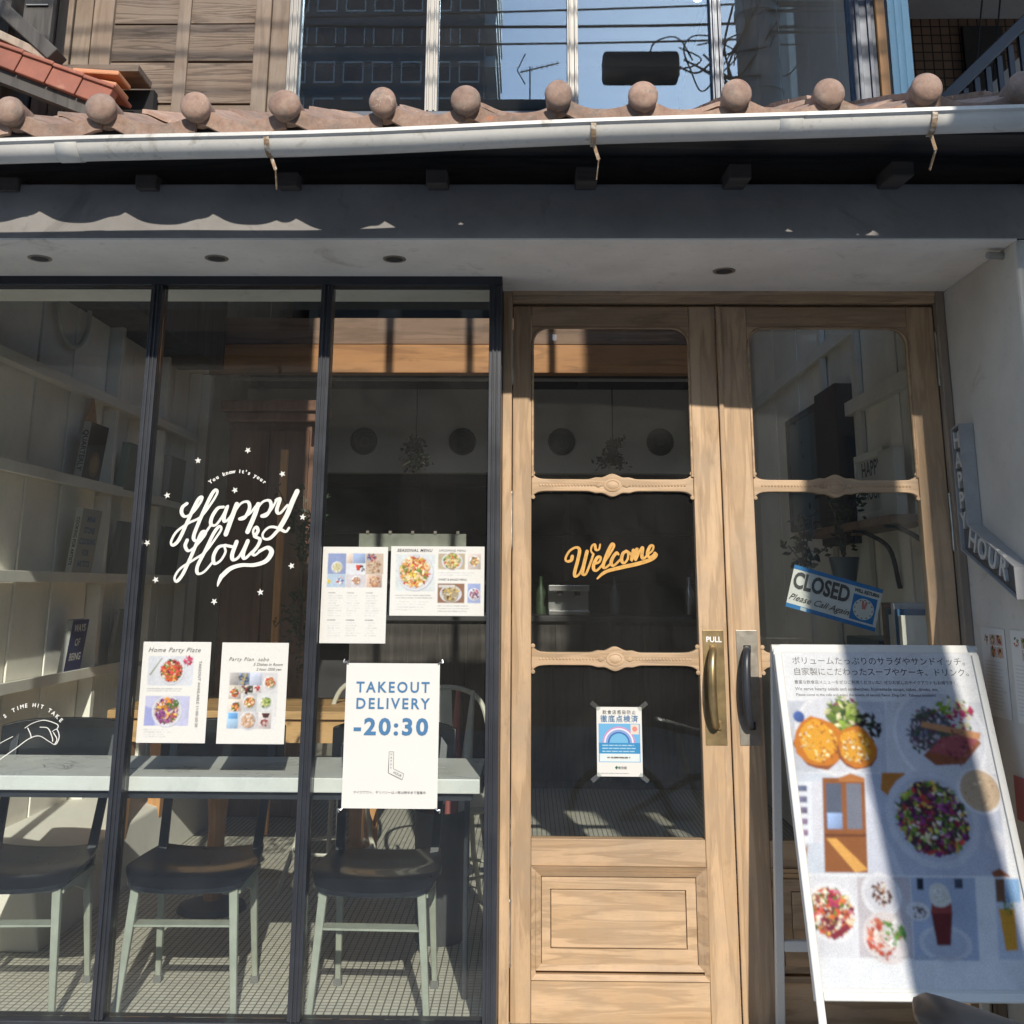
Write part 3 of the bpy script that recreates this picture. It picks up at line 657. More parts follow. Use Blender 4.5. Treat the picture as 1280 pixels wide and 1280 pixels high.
def make_chair():
    c = empty('chair')
    # seat: moulded shell, front lip rolled down (front is -y)
    m = MB(); NX, NY = 14, 12; top = []
    for j in range(NY + 1):
        v = j / NY; row = []
        for i in range(NX + 1):
            u = i / NX * 2 - 1
            hw = 0.205 - 0.035 * v ** 2 - 0.03 * max(0, 0.2 - v) * 5 * abs(u) ** 3
            y = 0.0 + 0.36 * v + 0.035 * (1 - v) ** 3 * abs(u) ** 3
            z = 0.405 - 0.012 * (1 - u * u) * (1 - abs(2 * v - 1)) - 0.030 * max(0, 1 - v / 0.22) ** 2 + 0.012 * u * u + 0.012 * v
            row.append((u * hw, y, z))
        top.append(row)
    i0 = 0
    for row in top: m.v += row
    nv = len(m.v)
    for row in top: m.v += [(x, y, z - 0.013) for x, y, z in row]
    w = NX + 1
    for j in range(NY):
        for i in range(NX):
            a = j * w + i; m.f.append((a, a + 1, a + w + 1, a + w)); m.f.append((nv + a, nv + a + w, nv + a + w + 1, nv + a + 1)); m.c += [None, None]
    for j in range(NY):
        for a in (j * w, j * w + NX): m.f.append((a, a + w, nv + a + w, nv + a)); m.c.append(None)
    for i in range(NX):
        for a in (i, NY * w + i): m.f.append((a, a + 1, nv + a + 1, nv + a)); m.c.append(None)
    m.build('seat', LEATHER, c, True)
    MB().box(-0.17, 0.17, 0.05, 0.33, 0.352, 0.372).build('seat_frame', SAGE, c)
    for s_ in (-1, 1):
        MB().bar((s_ * 0.150, 0.045, 0.378), (s_ * 0.178, 0.02, 0.0), 0.027, 0.024, (0, 1, 0), 0.018, 0.017).build('leg', SAGE, c, bevel=0.003)
        lg = MB().bar((s_ * 0.150, 0.31, 0.378), (s_ * 0.160, 0.375, 0.012), 0.025, 0.027, (0, 1, 0), 0.017, 0.018).build('leg', SAGE, c, bevel=0.003)
        MB().box(s_ * 0.160 - .0125, s_ * 0.160 + .0125, 0.362, 0.389, 0.0, 0.022).build('foot', RUBBER, lg)
        MB().prism([(0.06, 0.372), (0.31, 0.372), (0.30, 0.30), (0.20, 0.335)], s_ * 0.150 - .004, s_ * 0.150 + .004, plane='YZ').build('gusset', SAGE, c)
        MB().bar((s_ * 0.155, 0.30, 0.37), (s_ * 0.175, 0.43, 0.80), 0.03, 0.02, (0, 1, 0), 0.026, 0.012).build('back_post', BLACKMETAL, c, bevel=0.002)
    MB().bar((-0.148, 0.06, 0.265), (0.148, 0.06, 0.265), 0.055, 0.006).build('stretcher', SAGE, c)
    # curved back pad
    b = MB(); N = 14; sec = []
    for i in range(N + 1):
        u = i / N * 2 - 1; y = 0.425 + 0.05 * (1 - u * u) - 0.02; x = u * 0.215; h = 0.085 - 0.02 * u ** 4
        sec.append([(x, y - .012, 0.735 - h), (x, y - .012, 0.735 + h), (x, y + .012, 0.735 + h), (x, y + .012, 0.735 - h)])
    for a in sec: b.v += a
    for i in range(N):
        for j in range(4):
            a = i * 4 + j; q = i * 4 + (j + 1) % 4; b.f.append((a, q, q + 4, a + 4)); b.c.append(None)
    b.f += [(0, 1, 2, 3), tuple(N * 4 + j for j in (3, 2, 1, 0))]; b.c += [None, None]
    b.build('backrest', LEATHER, c, True, bevel=0.004)
    return c
ch = make_chair()
for k, (x, y, a, lb) in enumerate(((-1.055, 0.115, 0.02, 'black seated chair with pale green legs under the window counter, middle of three'),
                          (-1.595, 0.095, 0.05, 'black seated chair with pale green legs at the left end of the window counter'),
                          (-0.475, 0.095, -0.03, 'black seated chair with pale green legs behind the takeout poster'))):
    o = ch if k == 0 else copy_tree(ch)
    o.location = (x, y, FZ); o.rotation_euler = (0, 0, a); tag(o, lb, 'chair', 'chairs at the window counter')

# white ledge along the left wall foot
lg_ = tag(empty('plaster_ledge', (-1.9, 1.5, FZ)), 'low white plaster ledge sloping along the left wall foot', 'ledge')
MB().prism([(-0.26, 0.0), (0.16, 0.0), (0.12, 0.24), (-0.12, 0.30), (-0.26, 0.30)], -0.75, 1.4, plane='XZ').build('ledge_body', PLASTER_W, lg_, bevel=0.01)

# second row: pine table, cream metal chairs
def cream_chair(loc, rz, label):
    c = tag(empty('metal_chair', loc, (0, 0, rz)), label, 'chair', 'cream metal chairs behind the counter')
    MB().lathe([(0.17, 0.40), (0.185, 0.415), (0.18, 0.43), (0.05, 0.425)], (0, 0, 0), 24).build('seat', CREAMMETAL, c, True)
    for a in range(4):
        t = pi / 4 + a * pi / 2; p = [(0.13 * cos(t), 0.13 * sin(t), 0.40), (0.16 * cos(t), 0.16 * sin(t), 0.2), (0.23 * cos(t), 0.23 * sin(t), 0.0)]
        MB().tube(p, 0.011, 8).build('leg', CREAMMETAL, c, True)
    MB().tube([(0.17 * cos(t), 0.17 * sin(t), 0.17) for t in [2 * pi * k / 20 for k in range(21)]], 0.007, 6).build('ring_stretcher', CREAMMETAL, c, True)
    MB().tube(catmull([(-0.16, 0.10, 0.42), (-0.19, 0.16, 0.62), (-0.15, 0.2, 0.80), (0, 0.22, 0.85), (0.15, 0.2, 0.80), (0.19, 0.16, 0.62), (0.16, 0.10, 0.42)], 6), 0.011, 8).build('back_hoop', CREAMMETAL, c, True)
    MB().bar((0, 0.13, 0.425), (0, 0.215, 0.84), 0.06, 0.008, (0, 1, 0)).build('back_splat', CREAMMETAL, c)
cream_chair((-0.30, 1.25, FZ), 0.3, 'cream metal chair seen behind the counter beside the door')
cream_chair((-0.85, 1.62, FZ), -0.5, 'cream metal chair standing at the pine table leg')
pt = tag(empty('pine_table', (-1.25, 1.85, FZ)), 'pine table with stacked planks behind the marble counter', 'table')
for k in range(3): MB().box(-0.62, 0.62, -0.30 + 0.2 * k, -0.105 + 0.2 * k, 0.70, 0.735).build('plank', TABLEWOOD, pt, bevel=0.003)
MB().box(-0.6, 0.6, -0.28, -0.25, 0.60, 0.699).build('apron', TABLEWOOD, pt)
for x, y in ((-0.07, -0.55), (0.5, -0.24), (-0.55, -0.24), (0.5, 0.24), (-0.55, 0.24)):
    if y == -0.55: continue
    MB().bar((x, y, 0.70), (x, y, 0.0), 0.08, 0.08, (0, 1, 0), 0.05, 0.05).build('leg', BEAMWOOD_V, pt, bevel=0.004)
st = tag(empty('wooden_stool', (-1.28, 1.30, FZ)), 'small stool on a turned orange pine pedestal below the counter', 'stool')
MB().lathe([(0.03, 0.0), (0.045, 0.10), (0.035, 0.24), (0.033, 0.30), (0.042, 0.43), (0.05, 0.45)], (0, 0, 0), 16).build('pedestal', BEAMWOOD_V, st, True)
MB().lathe([(0.15, 0.45), (0.16, 0.465), (0.155, 0.48)], (0, 0, 0), 24).build('seat', CREAMMETAL, st, True)
MB().lathe([(0.14, 0.0), (0.13, 0.02), (0.04, 0.035)], (0, 0, 0), 20).build('foot', CHARCOAL, st, True)

# mahogany cabinet
cab = tag(empty('wooden_cabinet', (-1.545, 3.05, FZ)), 'tall dark mahogany cabinet with moulded cornice at the end of the shelves', 'cabinet')
MB().box(-0.28, 0.22, 0, 0.3, 0, 2.25).build('carcass', MAHOGANY, cab, bevel=0.004)
for x in (-0.27, -0.025): MB().box(x, x + 0.235, -0.022, -0.001, 0.9, 2.2).build('door_panel', MAHOGANY, cab, bevel=0.004)
MB().box(-0.30, 0.25, -0.05, 0.31, 2.251, 2.31).box(-0.33, 0.28, -0.08, 0.31, 2.312, 2.38).build('cornice', MAHOGANY, cab, bevel=0.01)
MB().box(0.222, 0.30, -0.03, 0.0, 0, 2.1).build('side_post', MAHOGANY, cab)
cl = tag(Box(-1.405, -1.365, 2.60, 2.63, FZ, 2.06).build('timber_post', LITPINE, bevel=0.003), 'slim orange timber post standing in front of the cabinet', 'post')

# indoor plants: leaf cards of real leaves on stems
def leafy(name, loc, n, rad, h, label, mat, potr=0.0, seed=1, hang=False):
    rr = random.Random(seed); p = tag(empty(name, loc), label, 'plant')
    if potr: MB().lathe([(potr * .7, 0), (potr, potr * 1.6), (potr * .92, potr * 1.6), (potr * .8, potr * 1.3)], (0, 0, 0), 18).build('pot', CERAMIC, p, True)
    st_ = MB(); lv = MB(); z0 = potr * 1.5
    for k in range(max(4, n // 26)):
        a = rr.uniform(0, 2 * pi); tip = Vector((cos(a) * rad * rr.uniform(.3, 1), sin(a) * rad * rr.uniform(.3, 1) * .7, z0 + h * rr.uniform(.4, 1) * (-1 if hang and rr.random() < .6 else 1)))
        pts = catmull([(0, 0, z0 * .8), (tip.x * .3, tip.y * .3, z0 + (tip.z - z0) * .55), tuple(tip)], 8); st_.tube(pts, 0.003, 5)
        for j in range(26):
            b = pts[rr.randrange(4, len(pts))] + Vector((rr.gauss(0, .015), rr.gauss(0, .015), rr.gauss(0, .02)))
            d = Vector((rr.gauss(0, 1), rr.gauss(0, 1), rr.gauss(0.1, .8))).normalized(); s_ = d.cross(Vector((rr.gauss(0, 1), rr.gauss(0, 1), rr.gauss(0, 1)))).normalized(); L = rr.uniform(.025, .055)
            lv.poly([b, b + d * L * .5 + s_ * L * .24, b + d * L, b + d * L * .5 - s_ * L * .24])
    st_.build('stem', LEAFLIGHT, p); lv.build('foliage', mat, p, fix=False)
    return p
leafy('trailing_plant', (-1.25, 2.58, 1.35), 320, 0.17, 0.55, 'dark leafy trailing plant beside the timber post', LEAF, 0.0, 3, True)
leafy('potted_plant', (1.26, 0.95, 1.335), 150, 0.17, 0.30, 'leafy plant in a dark pot below the shelf behind the closed sign', LEAF, 0.06, 5)
leafy('dried_flowers', (1.20, 1.35, 1.30), 130, 0.20, 0.32, 'sprig of dried flowers in a small vase left of the potted plant', LEAFLIGHT, 0.035, 8)
for k, (x, lb) in enumerate(((-0.80, 'hanging fern darkened to a silhouette between the first two round vents'), (0.60, 'hanging fern darkened to a silhouette between the last two round vents'))):
    p = leafy('hanging_fern', (x, 4.15, 2.24), 420, 0.11, 0.10, lb, SHADELEAF, 0.0, 20 + k, True)
    MB().tube([(0, 0, 0), (0, 0, 0.49)], 0.004, 6).build('cord', CABLE, p)

# ------------------------------------------------------------------ books on the left shelves
def book(loc, L, H, T, lean, cover, spine, label, words=None, img=None):
    b = tag(empty('book', loc, (0, lean, 0)), label, 'book', 'books on the wall shelves')
    cm = paint('cover', cover, 0.45, 0.06, 8, bump=0.05); sm = paint('spine', spine, 0.5, 0.06, 8, bump=0.05)
    MB().box(-T / 2 + .002, T / 2 - .002, 0.002, L - .003, 0.002, H - .003).build('pages', PAPER, b)
    MB().box(T / 2 - .002, T / 2, 0, L, 0, H).box(-T / 2, -T / 2 + .002, 0, L, 0, H).build('cover', cm, b)
    MB().box(-T / 2, T / 2, -.002, -.0001, 0, H).build('spine', sm, b)
    if words:
        m_ = words[1]
        for k, w in enumerate(words[0]):
            inst('lettering', text_mesh(w, words[2], m_, bold=.02), b, (T / 2 + .0008, L / 2, H * (0.84 - k * words[3])), (pi / 2, 0, pi / 2))
    if img:
        d = MB(); d.lathe([(0.06, 0), (0.055, 0.001)], (T / 2 + .0004, L * .55, H * .3), 24, 'X', col=srgb(150, 120, 90)); d.lathe([(0.04, 0), (0.038, 0.001)], (T / 2 + .0012, L * .55, H * .3), 20, 'X', col=srgb(190, 160, 110)); d.build('cover_print', PRINT, b)
    return b
S1, S2, S3, S4 = 2.213, 1.783, 1.353, 0.918
b_ = book((-2.085, 1.50, S2), 0.21, 0.27, 0.035, 0.10, (0.05, 0.035, 0.03), (0.42, 0.40, 0.36), 'dark covered book with a bowl picture, on the second shelf', None, True)
inst('lettering', text_mesh('QUARTERLY', 0.034, INKBLACK, bold=.02), b_, (0, -.0028, 0.135), (pi / 2, pi / 2, 0))
leaf_ = tag(MB().prism([(1.62, 2.05), (1.76, 2.05), (1.69, 2.20)], -2.13, -2.118, plane='YZ').build('card', BEAMWOOD), 'small orange card standing behind the bowl picture book', 'card')
b_ = book((-2.085, 1.50, S3), 0.22, 0.30, 0.03, 0.10, (0.34, 0.34, 0.33), (0.55, 0.53, 0.47), 'grey cookbook with blue lettering on the third shelf', (('MINA', 'STONE', 'COOKING', 'FOR', 'ARTISTS'), INKBLUE, 0.038, 0.17))
inst('lettering', text_mesh('COOKING FOR ARTISTS', 0.02, INKBLACK, bold=.02), b_, (0, -.0028, 0.15), (pi / 2, pi / 2, 0))
book((-2.085, 2.0, S3), 0.24, 0.27, 0.03, 0.10, (0.035, 0.05, 0.07), (0.10, 0.12, 0.14), 'dark blue book beside the grey cookbook')
book((-2.085, 2.02, S2), 0.2, 0.24, 0.045, 0.08, (0.16, 0.18, 0.15), (0.20, 0.27, 0.22), 'grey green book standing behind the first mullion, second shelf')
book((-2.085, 1.52, S4), 0.18, 0.235, 0.028, 0.10, (0.025, 0.035, 0.16), (0.30, 0.30, 0.30), 'small deep blue book with white capitals on the lowest shelf', (('WAYS', 'OF', 'BEING'), INKWHITE, 0.045, 0.27))
book((-2.085, 2.68, S2), 0.26, 0.25, 0.05, 0.05, (0.24, 0.20, 0.17), (0.36, 0.34, 0.32), 'brown patterned book on the second shelf, behind the lettering')
book((-2.085, 2.68, S3), 0.28, 0.28, 0.03, 0.08, (0.03, 0.04, 0.07), (0.08, 0.09, 0.1), 'navy book on the third shelf, farthest from the window')
book((-2.085, 2.08, S4), 0.26, 0.27, 0.02, 0.10, (0.22, 0.26, 0.27), (0.3, 0.3, 0.3), 'pale grey blue folder on the lowest shelf behind the first mullion')
# wood-type board over the shelves, hoop on the wall
tb = tag(empty('letterpress_board', (-2.06, 1.65, 2.662)), 'orange wooden board with rows of carved blocks above the shelves', 'board')
MB().box(-0.04, -0.02, 0, 1.6, 0, 0.24).build('backing', LITPINE, tb)
for r_ in range(2):
    for k in range(20):
        y = 0.02 + k * 0.078; w = R.uniform(.04, .07)
        MB().box(-0.0195, -0.005 + R.uniform(-.004, .004), y, y + w, 0.012 + r_ * 0.115, 0.11 + r_ * 0.115).build('block', LITPINE if (k + r_) % 3 else MAHOGANY, tb, bevel=0.002)
hp = tag(MB().tube([(-2.13, 1.40 + 0.17 * cos(t), 2.56 + 0.17 * sin(t)) for t in [2 * pi * k / 32 for k in range(33)]], 0.012, 8).build('wire_hoop', CREAMMETAL, smooth=True), 'pale round hoop hanging high on the left wall', 'hoop')

# ------------------------------------------------------------------ right wall: picture, shelf and things on it
def frame_pic(name, y0, y1, z0, z1, fm, pm, label, x=1.41):
    f = tag(empty(name, (x, y0, z0)), label, 'picture'); L = y1 - y0; H = z1 - z0; t = 0.03
    MB().box(0, .03, 0, L, 0, t).box(0, .03, 0, L, H - t, H).box(0, .03, 0, t, t + .0005, H - t - .0005).box(0, .03, L - t, L, t + .0005, H - t - .0005).build('frame', fm, f, bevel=0.002)
    MB().box(.012, .02, t, L - t, t, H - t).build('picture_sheet', pm, f)
    return f
frame_pic('framed_picture', 1.80, 2.42, 1.60, 2.20, DARKWOOD_V, CERAMIC, 'large dark framed picture on the right wall of the room')
pp = frame_pic('framed_print', 0.82, 1.20, 1.585, 1.86, WALLTRIM, PAPER, 'pale framed print with black hand lettering on the right shelf', 1.40)
inst('lettering', text_mesh('HAPPY', 0.085, INKBLACK, bold=.02), pp, (0.0115, 0.19, 0.205), (pi / 2, 0, -pi / 2)); inst('lettering', text_mesh('HOUR', 0.075, INKBLACK, bold=.02), pp, (0.0115, 0.19, 0.105), (pi / 2, 0, -pi / 2))
sh = tag(empty('wall_shelf', (1.31, 0.32, 1.56)), 'brown wooden wall shelf on curved brackets behind the right door', 'shelf')
MB().box(-0.06, 0.125, 0, 1.28, -0.03, 0.0).build('shelf_plank', BROWNWOOD, sh, bevel=0.003)
for y in (0.12, 0.5): MB().tube(catmull([(0.12, y, -.25), (0.09, y, -.10), (0.0, y, -.04), (-.05, y, -.032)], 6), 0.009, 6).build('bracket', BLACKMETAL, sh, True)
s2 = tag(empty('side_shelf', (1.22, 0.28, 1.02)), 'low dark shelf unit with books at the right door edge', 'shelf')
MB().box(0, .2, 0.05, 1.4, -.03, 0).build('shelf_plank', BROWNWOOD, s2); MB().box(.02, .2, 0.06, 1.39, -.9, -.031).build('cupboard', WALLGREY, s2)
for k in range(6):
    y = 0.33 + k * 0.034
    bk = tag(MB().box(1.26, 1.41, y, y + 0.03, 1.0215, 1.0215 + 0.20 + 0.02 * (k % 3)).build('upright_book', (WALLTRIM, INKBLUE, WALLGREY, PAPER, CERAMIC, BROWNWOOD)[k], bevel=0.002), ('upright book on the low shelf by the right door, %s cover' % ('white', 'blue', 'grey', 'cream', 'teal', 'brown')[k]), 'book', 'books on the low shelf by the door')
tag(MB().box(1.36, 1.40, 0.58, 0.76, 1.561, 1.83).build('white_box', PAPER, bevel=0.002), 'tall white box file standing at the near end of the wall shelf', 'box')
tag(MB().box(1.25, 1.40, 0.55, 0.95, 1.0215, 1.13).build('blue_box', CERAMIC, bevel=0.004), 'teal box on the low shelf under the potted plant', 'box')

# ------------------------------------------------------------------ kitchen in the dark back
kc = tag(empty('kitchen_counter', (0, 4.0, FZ)), 'dark panelled kitchen counter across the back of the room', 'counter')
MB().box(-1.2, 1.36, 0, 0.55, 0, 1.05).build('counter_body', DARKWOOD_V, kc)
MB().box(-1.25, 1.40, -0.04, 0.6, 1.051, 1.09).build('counter_top', CHARCOAL, kc, bevel=0.004)
for k in range(13): MB().box(-1.19 + k * .196, -1.01 + k * .196, -.012, -.0005, 0.05, 1.03).build('counter_panel', DARKWOOD_V, kc, bevel=0.003)
em = tag(empty('coffee_machine', (0.28, 4.2, 1.121)), 'steel coffee machine on the kitchen counter behind the welcome pane', 'machine')
MB().box(-.14, .14, -.1, .15, 0.0, .03).box(-.14, .14, 0.03, .15, .03, .16).box(-.14, .14, -.1, .15, .16, .2).build('machine_body', STEEL, em, bevel=0.004)
for x in (-.06, .06): MB().lathe([(0.02, .13), (0.022, .159)], (x, -.05, 0), 12).build('brew_head', CHARCOAL, em)
pb = tag(empty('pendant_panel', (-0.82, 4.25, 1.55)), 'grey green menu rail hanging at the kitchen pass', 'rail')
MB().box(-0.38, 0.38, 0, .02, 0, .12).build('rail_board', SAGE, pb); 
for k in range(5): MB().box(-.33 + k * .16, -.31 + k * .16, -.01, .03, .12, .14).build('clip', STEELH, pb)
for k in range(5):
    x = -0.95 + k * 0.52
    bt = tag(MB().lathe([(0.035, 0), (0.036, 0.15), (0.012, 0.2), (0.012, 0.26)], (x, 4.3, 1.1215), 14).build('bottle', (CERAMIC, MAHOGANY, LEAF, CERAMIC, STEEL)[k], smooth=True), '%s on the dark kitchen counter' % ('teal bottle at the left end', 'brown bottle second from left', 'green bottle in the middle', 'teal bottle second from right', 'steel flask at the right end')[k], 'bottle', 'bottles on the kitchen counter')
bs = tag(empty('back_shelving', (0, 5.6, FZ)), 'dark shelving with jars at the back of the kitchen', 'shelving')
for z in (0.9, 1.3, 1.7, 2.1): MB().box(-2.1, 1.4, 0, .3, z, z + .03).build('shelf_board', DARKWOOD, bs)
for x in (-2.1, -.9, .3, 1.36): MB().box(x, x + .04, 0.001, .3, 0, 2.3).build('upright', DARKWOOD_V, bs)
umb = tag(empty('umbrella_stand', (-0.33, 0.95, FZ)), 'dark umbrella stand on the floor beside the door post', 'umbrella stand')
MB().lathe([(0.09, 0), (0.10, .45), (.092, .45), (.085, .02)], (0, 0, 0), 18).build('bucket', CHARCOAL, umb, True)
for k, (x, m_, lb) in enumerate(((-.04, MAHOGANY, 'dark brown'), (.03, REDPAPER, 'dull red'), (.06, CREAMMETAL, 'cream'))):
    u = MB().tube([(x, 0, .03), (x * 1.4, .01 * k, .5), (x * 1.9, .02 * k, .88)], [.02, .03, .008], 10).build('umbrella', m_, None, True, loc=(-0.33, 0.95, FZ)); tag(u, lb + ' furled umbrella in the stand beside the door post', 'umbrella', 'umbrellas in the stand')

# ================================================================== printed matter
class Print(MB):
    """flat print in a sheet's own XZ plane, layers a hair apart"""
    def __init__(s, seed=1, base=.0009): super().__init__(); s.k = 0; s.r = random.Random(seed); s.b = base
    def lay(s, pts, col):
        s.k += 1; y = -s.b - s.k * 0.000003
        s.poly([(a, y, b) for a, b in pts], col)
    def rect(s, x0, z0, x1, z1, col): s.lay([(x0, z0), (x1, z0), (x1, z1), (x0, z1)], col)
    def disc(s, cx, cz, r, col, sq=1.0, n=22): s.lay([(cx + r * cos(2 * pi * k / n), cz + r * sq * sin(2 * pi * k / n)) for k in range(n)], col)
    def blob(s, cx, cz, r, col, n=9, j=0.3): s.lay([(cx + r * s.r.uniform(1 - j, 1 + j) * cos(2 * pi * k / n), cz + r * s.r.uniform(1 - j, 1 + j) * sin(2 * pi * k / n)) for k in range(n)], col)
    def bits(s, cx, cz, r, pal, n, size, sq=1.0):
        for _ in range(n):
            a = s.r.uniform(0, 2 * pi); d = r * sqrt(s.r.random()); c = s.r.choice(pal); q = s.r.uniform(.75, 1.15)
            L = size * s.r.uniform(.5, 1.3); t = s.r.uniform(0, pi); w = L * s.r.uniform(.25, .7)
            x = cx + d * cos(a); z = cz + d * sq * sin(a); ex, ez = cos(t) * L, sin(t) * L; fx, fz = -sin(t) * w, cos(t) * w
            s.lay([(x - ex, z - ez), (x + fx, z + fz), (x + ex, z + ez), (x - fx, z - fz)], tuple(min(1, v * q) for v in c))
    def plate(s, cx, cz, r, pal, n, size, rim=(0.78, 0.78, 0.80), sq=1.0):
        s.disc(cx + r * .04, cz - r * .05, r * 1.1, (0.55, 0.56, 0.62), sq); s.disc(cx, cz, r * 1.08, rim, sq); s.disc(cx, cz, r * .98, (0.66, 0.66, 0.68), sq)
        av = tuple(sum(c[i] for c in pal) / len(pal) for i in range(3)); s.blob(cx, cz, r * .84, tuple(v * .7 for v in av), 18, .08); s.bits(cx, cz, r * .86, pal, int(n * 1.4), size * 1.1, sq)
    def lines(s, x0, x1, z, n, dz, h, col, ragged=0.3):
        for k in range(n):
            x = x0; e = x1 - (x1 - x0) * s.r.uniform(0, ragged)
            while x < e:
                w = s.r.uniform(.004, .012) * (x1 - x0) / 0.06; s.rect(x, z - k * dz, min(e, x + w), z - k * dz + h, col); x += w + h * .8
    def photo(s, name, mat, x0, x1, z0, z1, cell, ground, parent=None, blur=1):
        """print the layers as a fine dot raster: soft edged, grained, like an ink-jet photograph"""
        nx = max(8, int((x1 - x0) / cell)); nz = max(8, int((z1 - z0) / cell)); ss = 2; W_, H_ = nx * ss, nz * ss
        im = np.empty((H_, W_, 3), np.float32); im[:] = ground; rg = np.random.RandomState(len(s.f))
        px = x0 + (np.arange(W_) + .5) * (x1 - x0) / W_; pz = z0 + (np.arange(H_) + .5) * (z1 - z0) / H_
        for f, c in zip(s.f, s.c):
            p = [(s.v[i][0], s.v[i][2]) for i in f]; xs_ = [q[0] for q in p]; zs_ = [q[1] for q in p]
            i0, i1 = np.searchsorted(px, (min(xs_), max(xs_))); j0, j1 = np.searchsorted(pz, (min(zs_), max(zs_)))
            if i1 <= i0 or j1 <= j0: continue
            X_ = px[i0:i1][None, :]; Z_ = pz[j0:j1][:, None]; ins = np.zeros((j1 - j0, i1 - i0), bool)
            for (ax, az), (bx, bz) in zip(p, p[1:] + p[:1]):
                if az == bz: continue
                ins ^= ((az > Z_) != (bz > Z_)) & (X_ < (bx - ax) * (Z_ - az) / (bz - az) + ax)
            sz = max(max(xs_) - min(xs_), max(zs_) - min(zs_)); g = 1.0
            if sz < .05:   # small pieces are rounded things: tone rolls across them
                cx_, cz_ = sum(xs_) / len(xs_), sum(zs_) / len(zs_); t = ((Z_ - cz_) - (X_ - cx_)) / sz; g = 1 + .45 * t
                g = np.clip(g * rg.uniform(.85, 1.15), .5, 1.5)[..., None]
            col = np.asarray(c, np.float32) * g; sub = im[j0:j1, i0:i1]; sub[ins] = np.broadcast_to(col, sub.shape)[ins]
        im = im.reshape(nz, ss, nx, ss, 3).mean((1, 3))
        for _ in range(blur):
            for ax in (0, 1): im = .25 * np.roll(im, 1, ax) + .5 * im + .25 * np.roll(im, -1, ax)
        low = 0
        for k_, a_ in ((6, .07), (14, .05), (40, .05)):
            gsm = rg.uniform(-1, 1, (k_ + 2, k_ + 2)); yy = np.linspace(0, k_, nz); xx = np.linspace(0, k_, nx); yi = yy.astype(int); xi = xx.astype(int); fy = (yy - yi)[:, None]; fx = (xx - xi)[None, :]
            low = low + a_ * ((gsm[yi][:, xi] * (1 - fx) + gsm[yi][:, xi + 1] * fx) * (1 - fy) + (gsm[yi + 1][:, xi] * (1 - fx) + gsm[yi + 1][:, xi + 1] * fx) * fy)
        dev = np.abs(im - np.asarray(ground, np.float32)).max(2) > .04
        im = np.clip(im * (1 + (low + rg.normal(0, .05, (nz, nx))) * dev)[..., None], 0, 1)
        me = bpy.data.meshes.new(name); X_, Z_ = np.meshgrid(np.linspace(x0, x1, nx), np.linspace(z0, z1, nz)); co = np.stack([X_, np.full_like(X_, -s.b), Z_], -1).reshape(-1, 3)
        a = (np.arange(nz - 1)[:, None] * nx + np.arange(nx - 1)[None, :]).ravel(); fc = np.stack([a, a + 1, a + nx + 1, a + nx], 1)
        me.vertices.add(len(co)); me.vertices.foreach_set('co', co.ravel().astype(np.float32)); me.loops.add(fc.size); me.loops.foreach_set('vertex_index', fc.ravel().astype(np.int32))
        me.polygons.add(len(fc)); me.polygons.foreach_set('loop_start', np.arange(0, fc.size, 4, dtype=np.int32)); me.update(calc_edges=True)
        ca = me.color_attributes.new('Col', 'FLOAT_COLOR', 'POINT'); ca.data.foreach_set('color', np.concatenate([im.reshape(-1, 3), np.ones((nx * nz, 1))], 1).ravel().astype(np.float32))
        me.materials.append(mat); o = bpy.data.objects.new(name, me); COL.objects.link(o)
        if parent: o.parent = parent
        return o
C = srgb
PAPERG = (.89, .865, .80)
SALAD = [C(190, 60, 40), C(220, 120, 60), C(235, 180, 90), C(110, 140, 50), C(60, 95, 40), C(240, 225, 190), C(120, 30, 60), C(225, 90, 60)]
PASTA = [C(220, 110, 60), C(235, 160, 90), C(245, 215, 160), C(200, 70, 45), C(110, 140, 60), C(250, 235, 200)]
PURPLE = [C(120, 50, 110), C(170, 90, 150), C(230, 190, 90), C(80, 110, 50), C(200, 70, 60), C(235, 225, 220), C(150, 60, 130)]
GREEN = [C(140, 170, 60), C(190, 205, 110), C(90, 125, 50), C(235, 230, 180)]
GREY_T = (0.42, 0.42, 0.43)
def poster(name, cx, cz, w, h, y, label, cat='poster', tape=False, rot=0.0, group=None, thick=.0006):
    p = tag(empty(name, (cx, y, cz), (0, rot, 0)), label, cat, group)
    MB().box(-w / 2, w / 2, -thick, 0, -h / 2, h / 2).build('sheet', PAPER, p)
    if tape:
        for sx in (-1, 1):
            for sz in (-1, 1):
                c = Vector((sx * w / 2, -.0016, sz * h / 2)); d = Vector((sx, 0, sz * .8)).normalized(); MB().bar(c - d * .012, c + d * .022, .014, .0003, (0, 1, 0)).build('tape', TAPE, p)
    return p
PW, PH = 0.21, 0.295
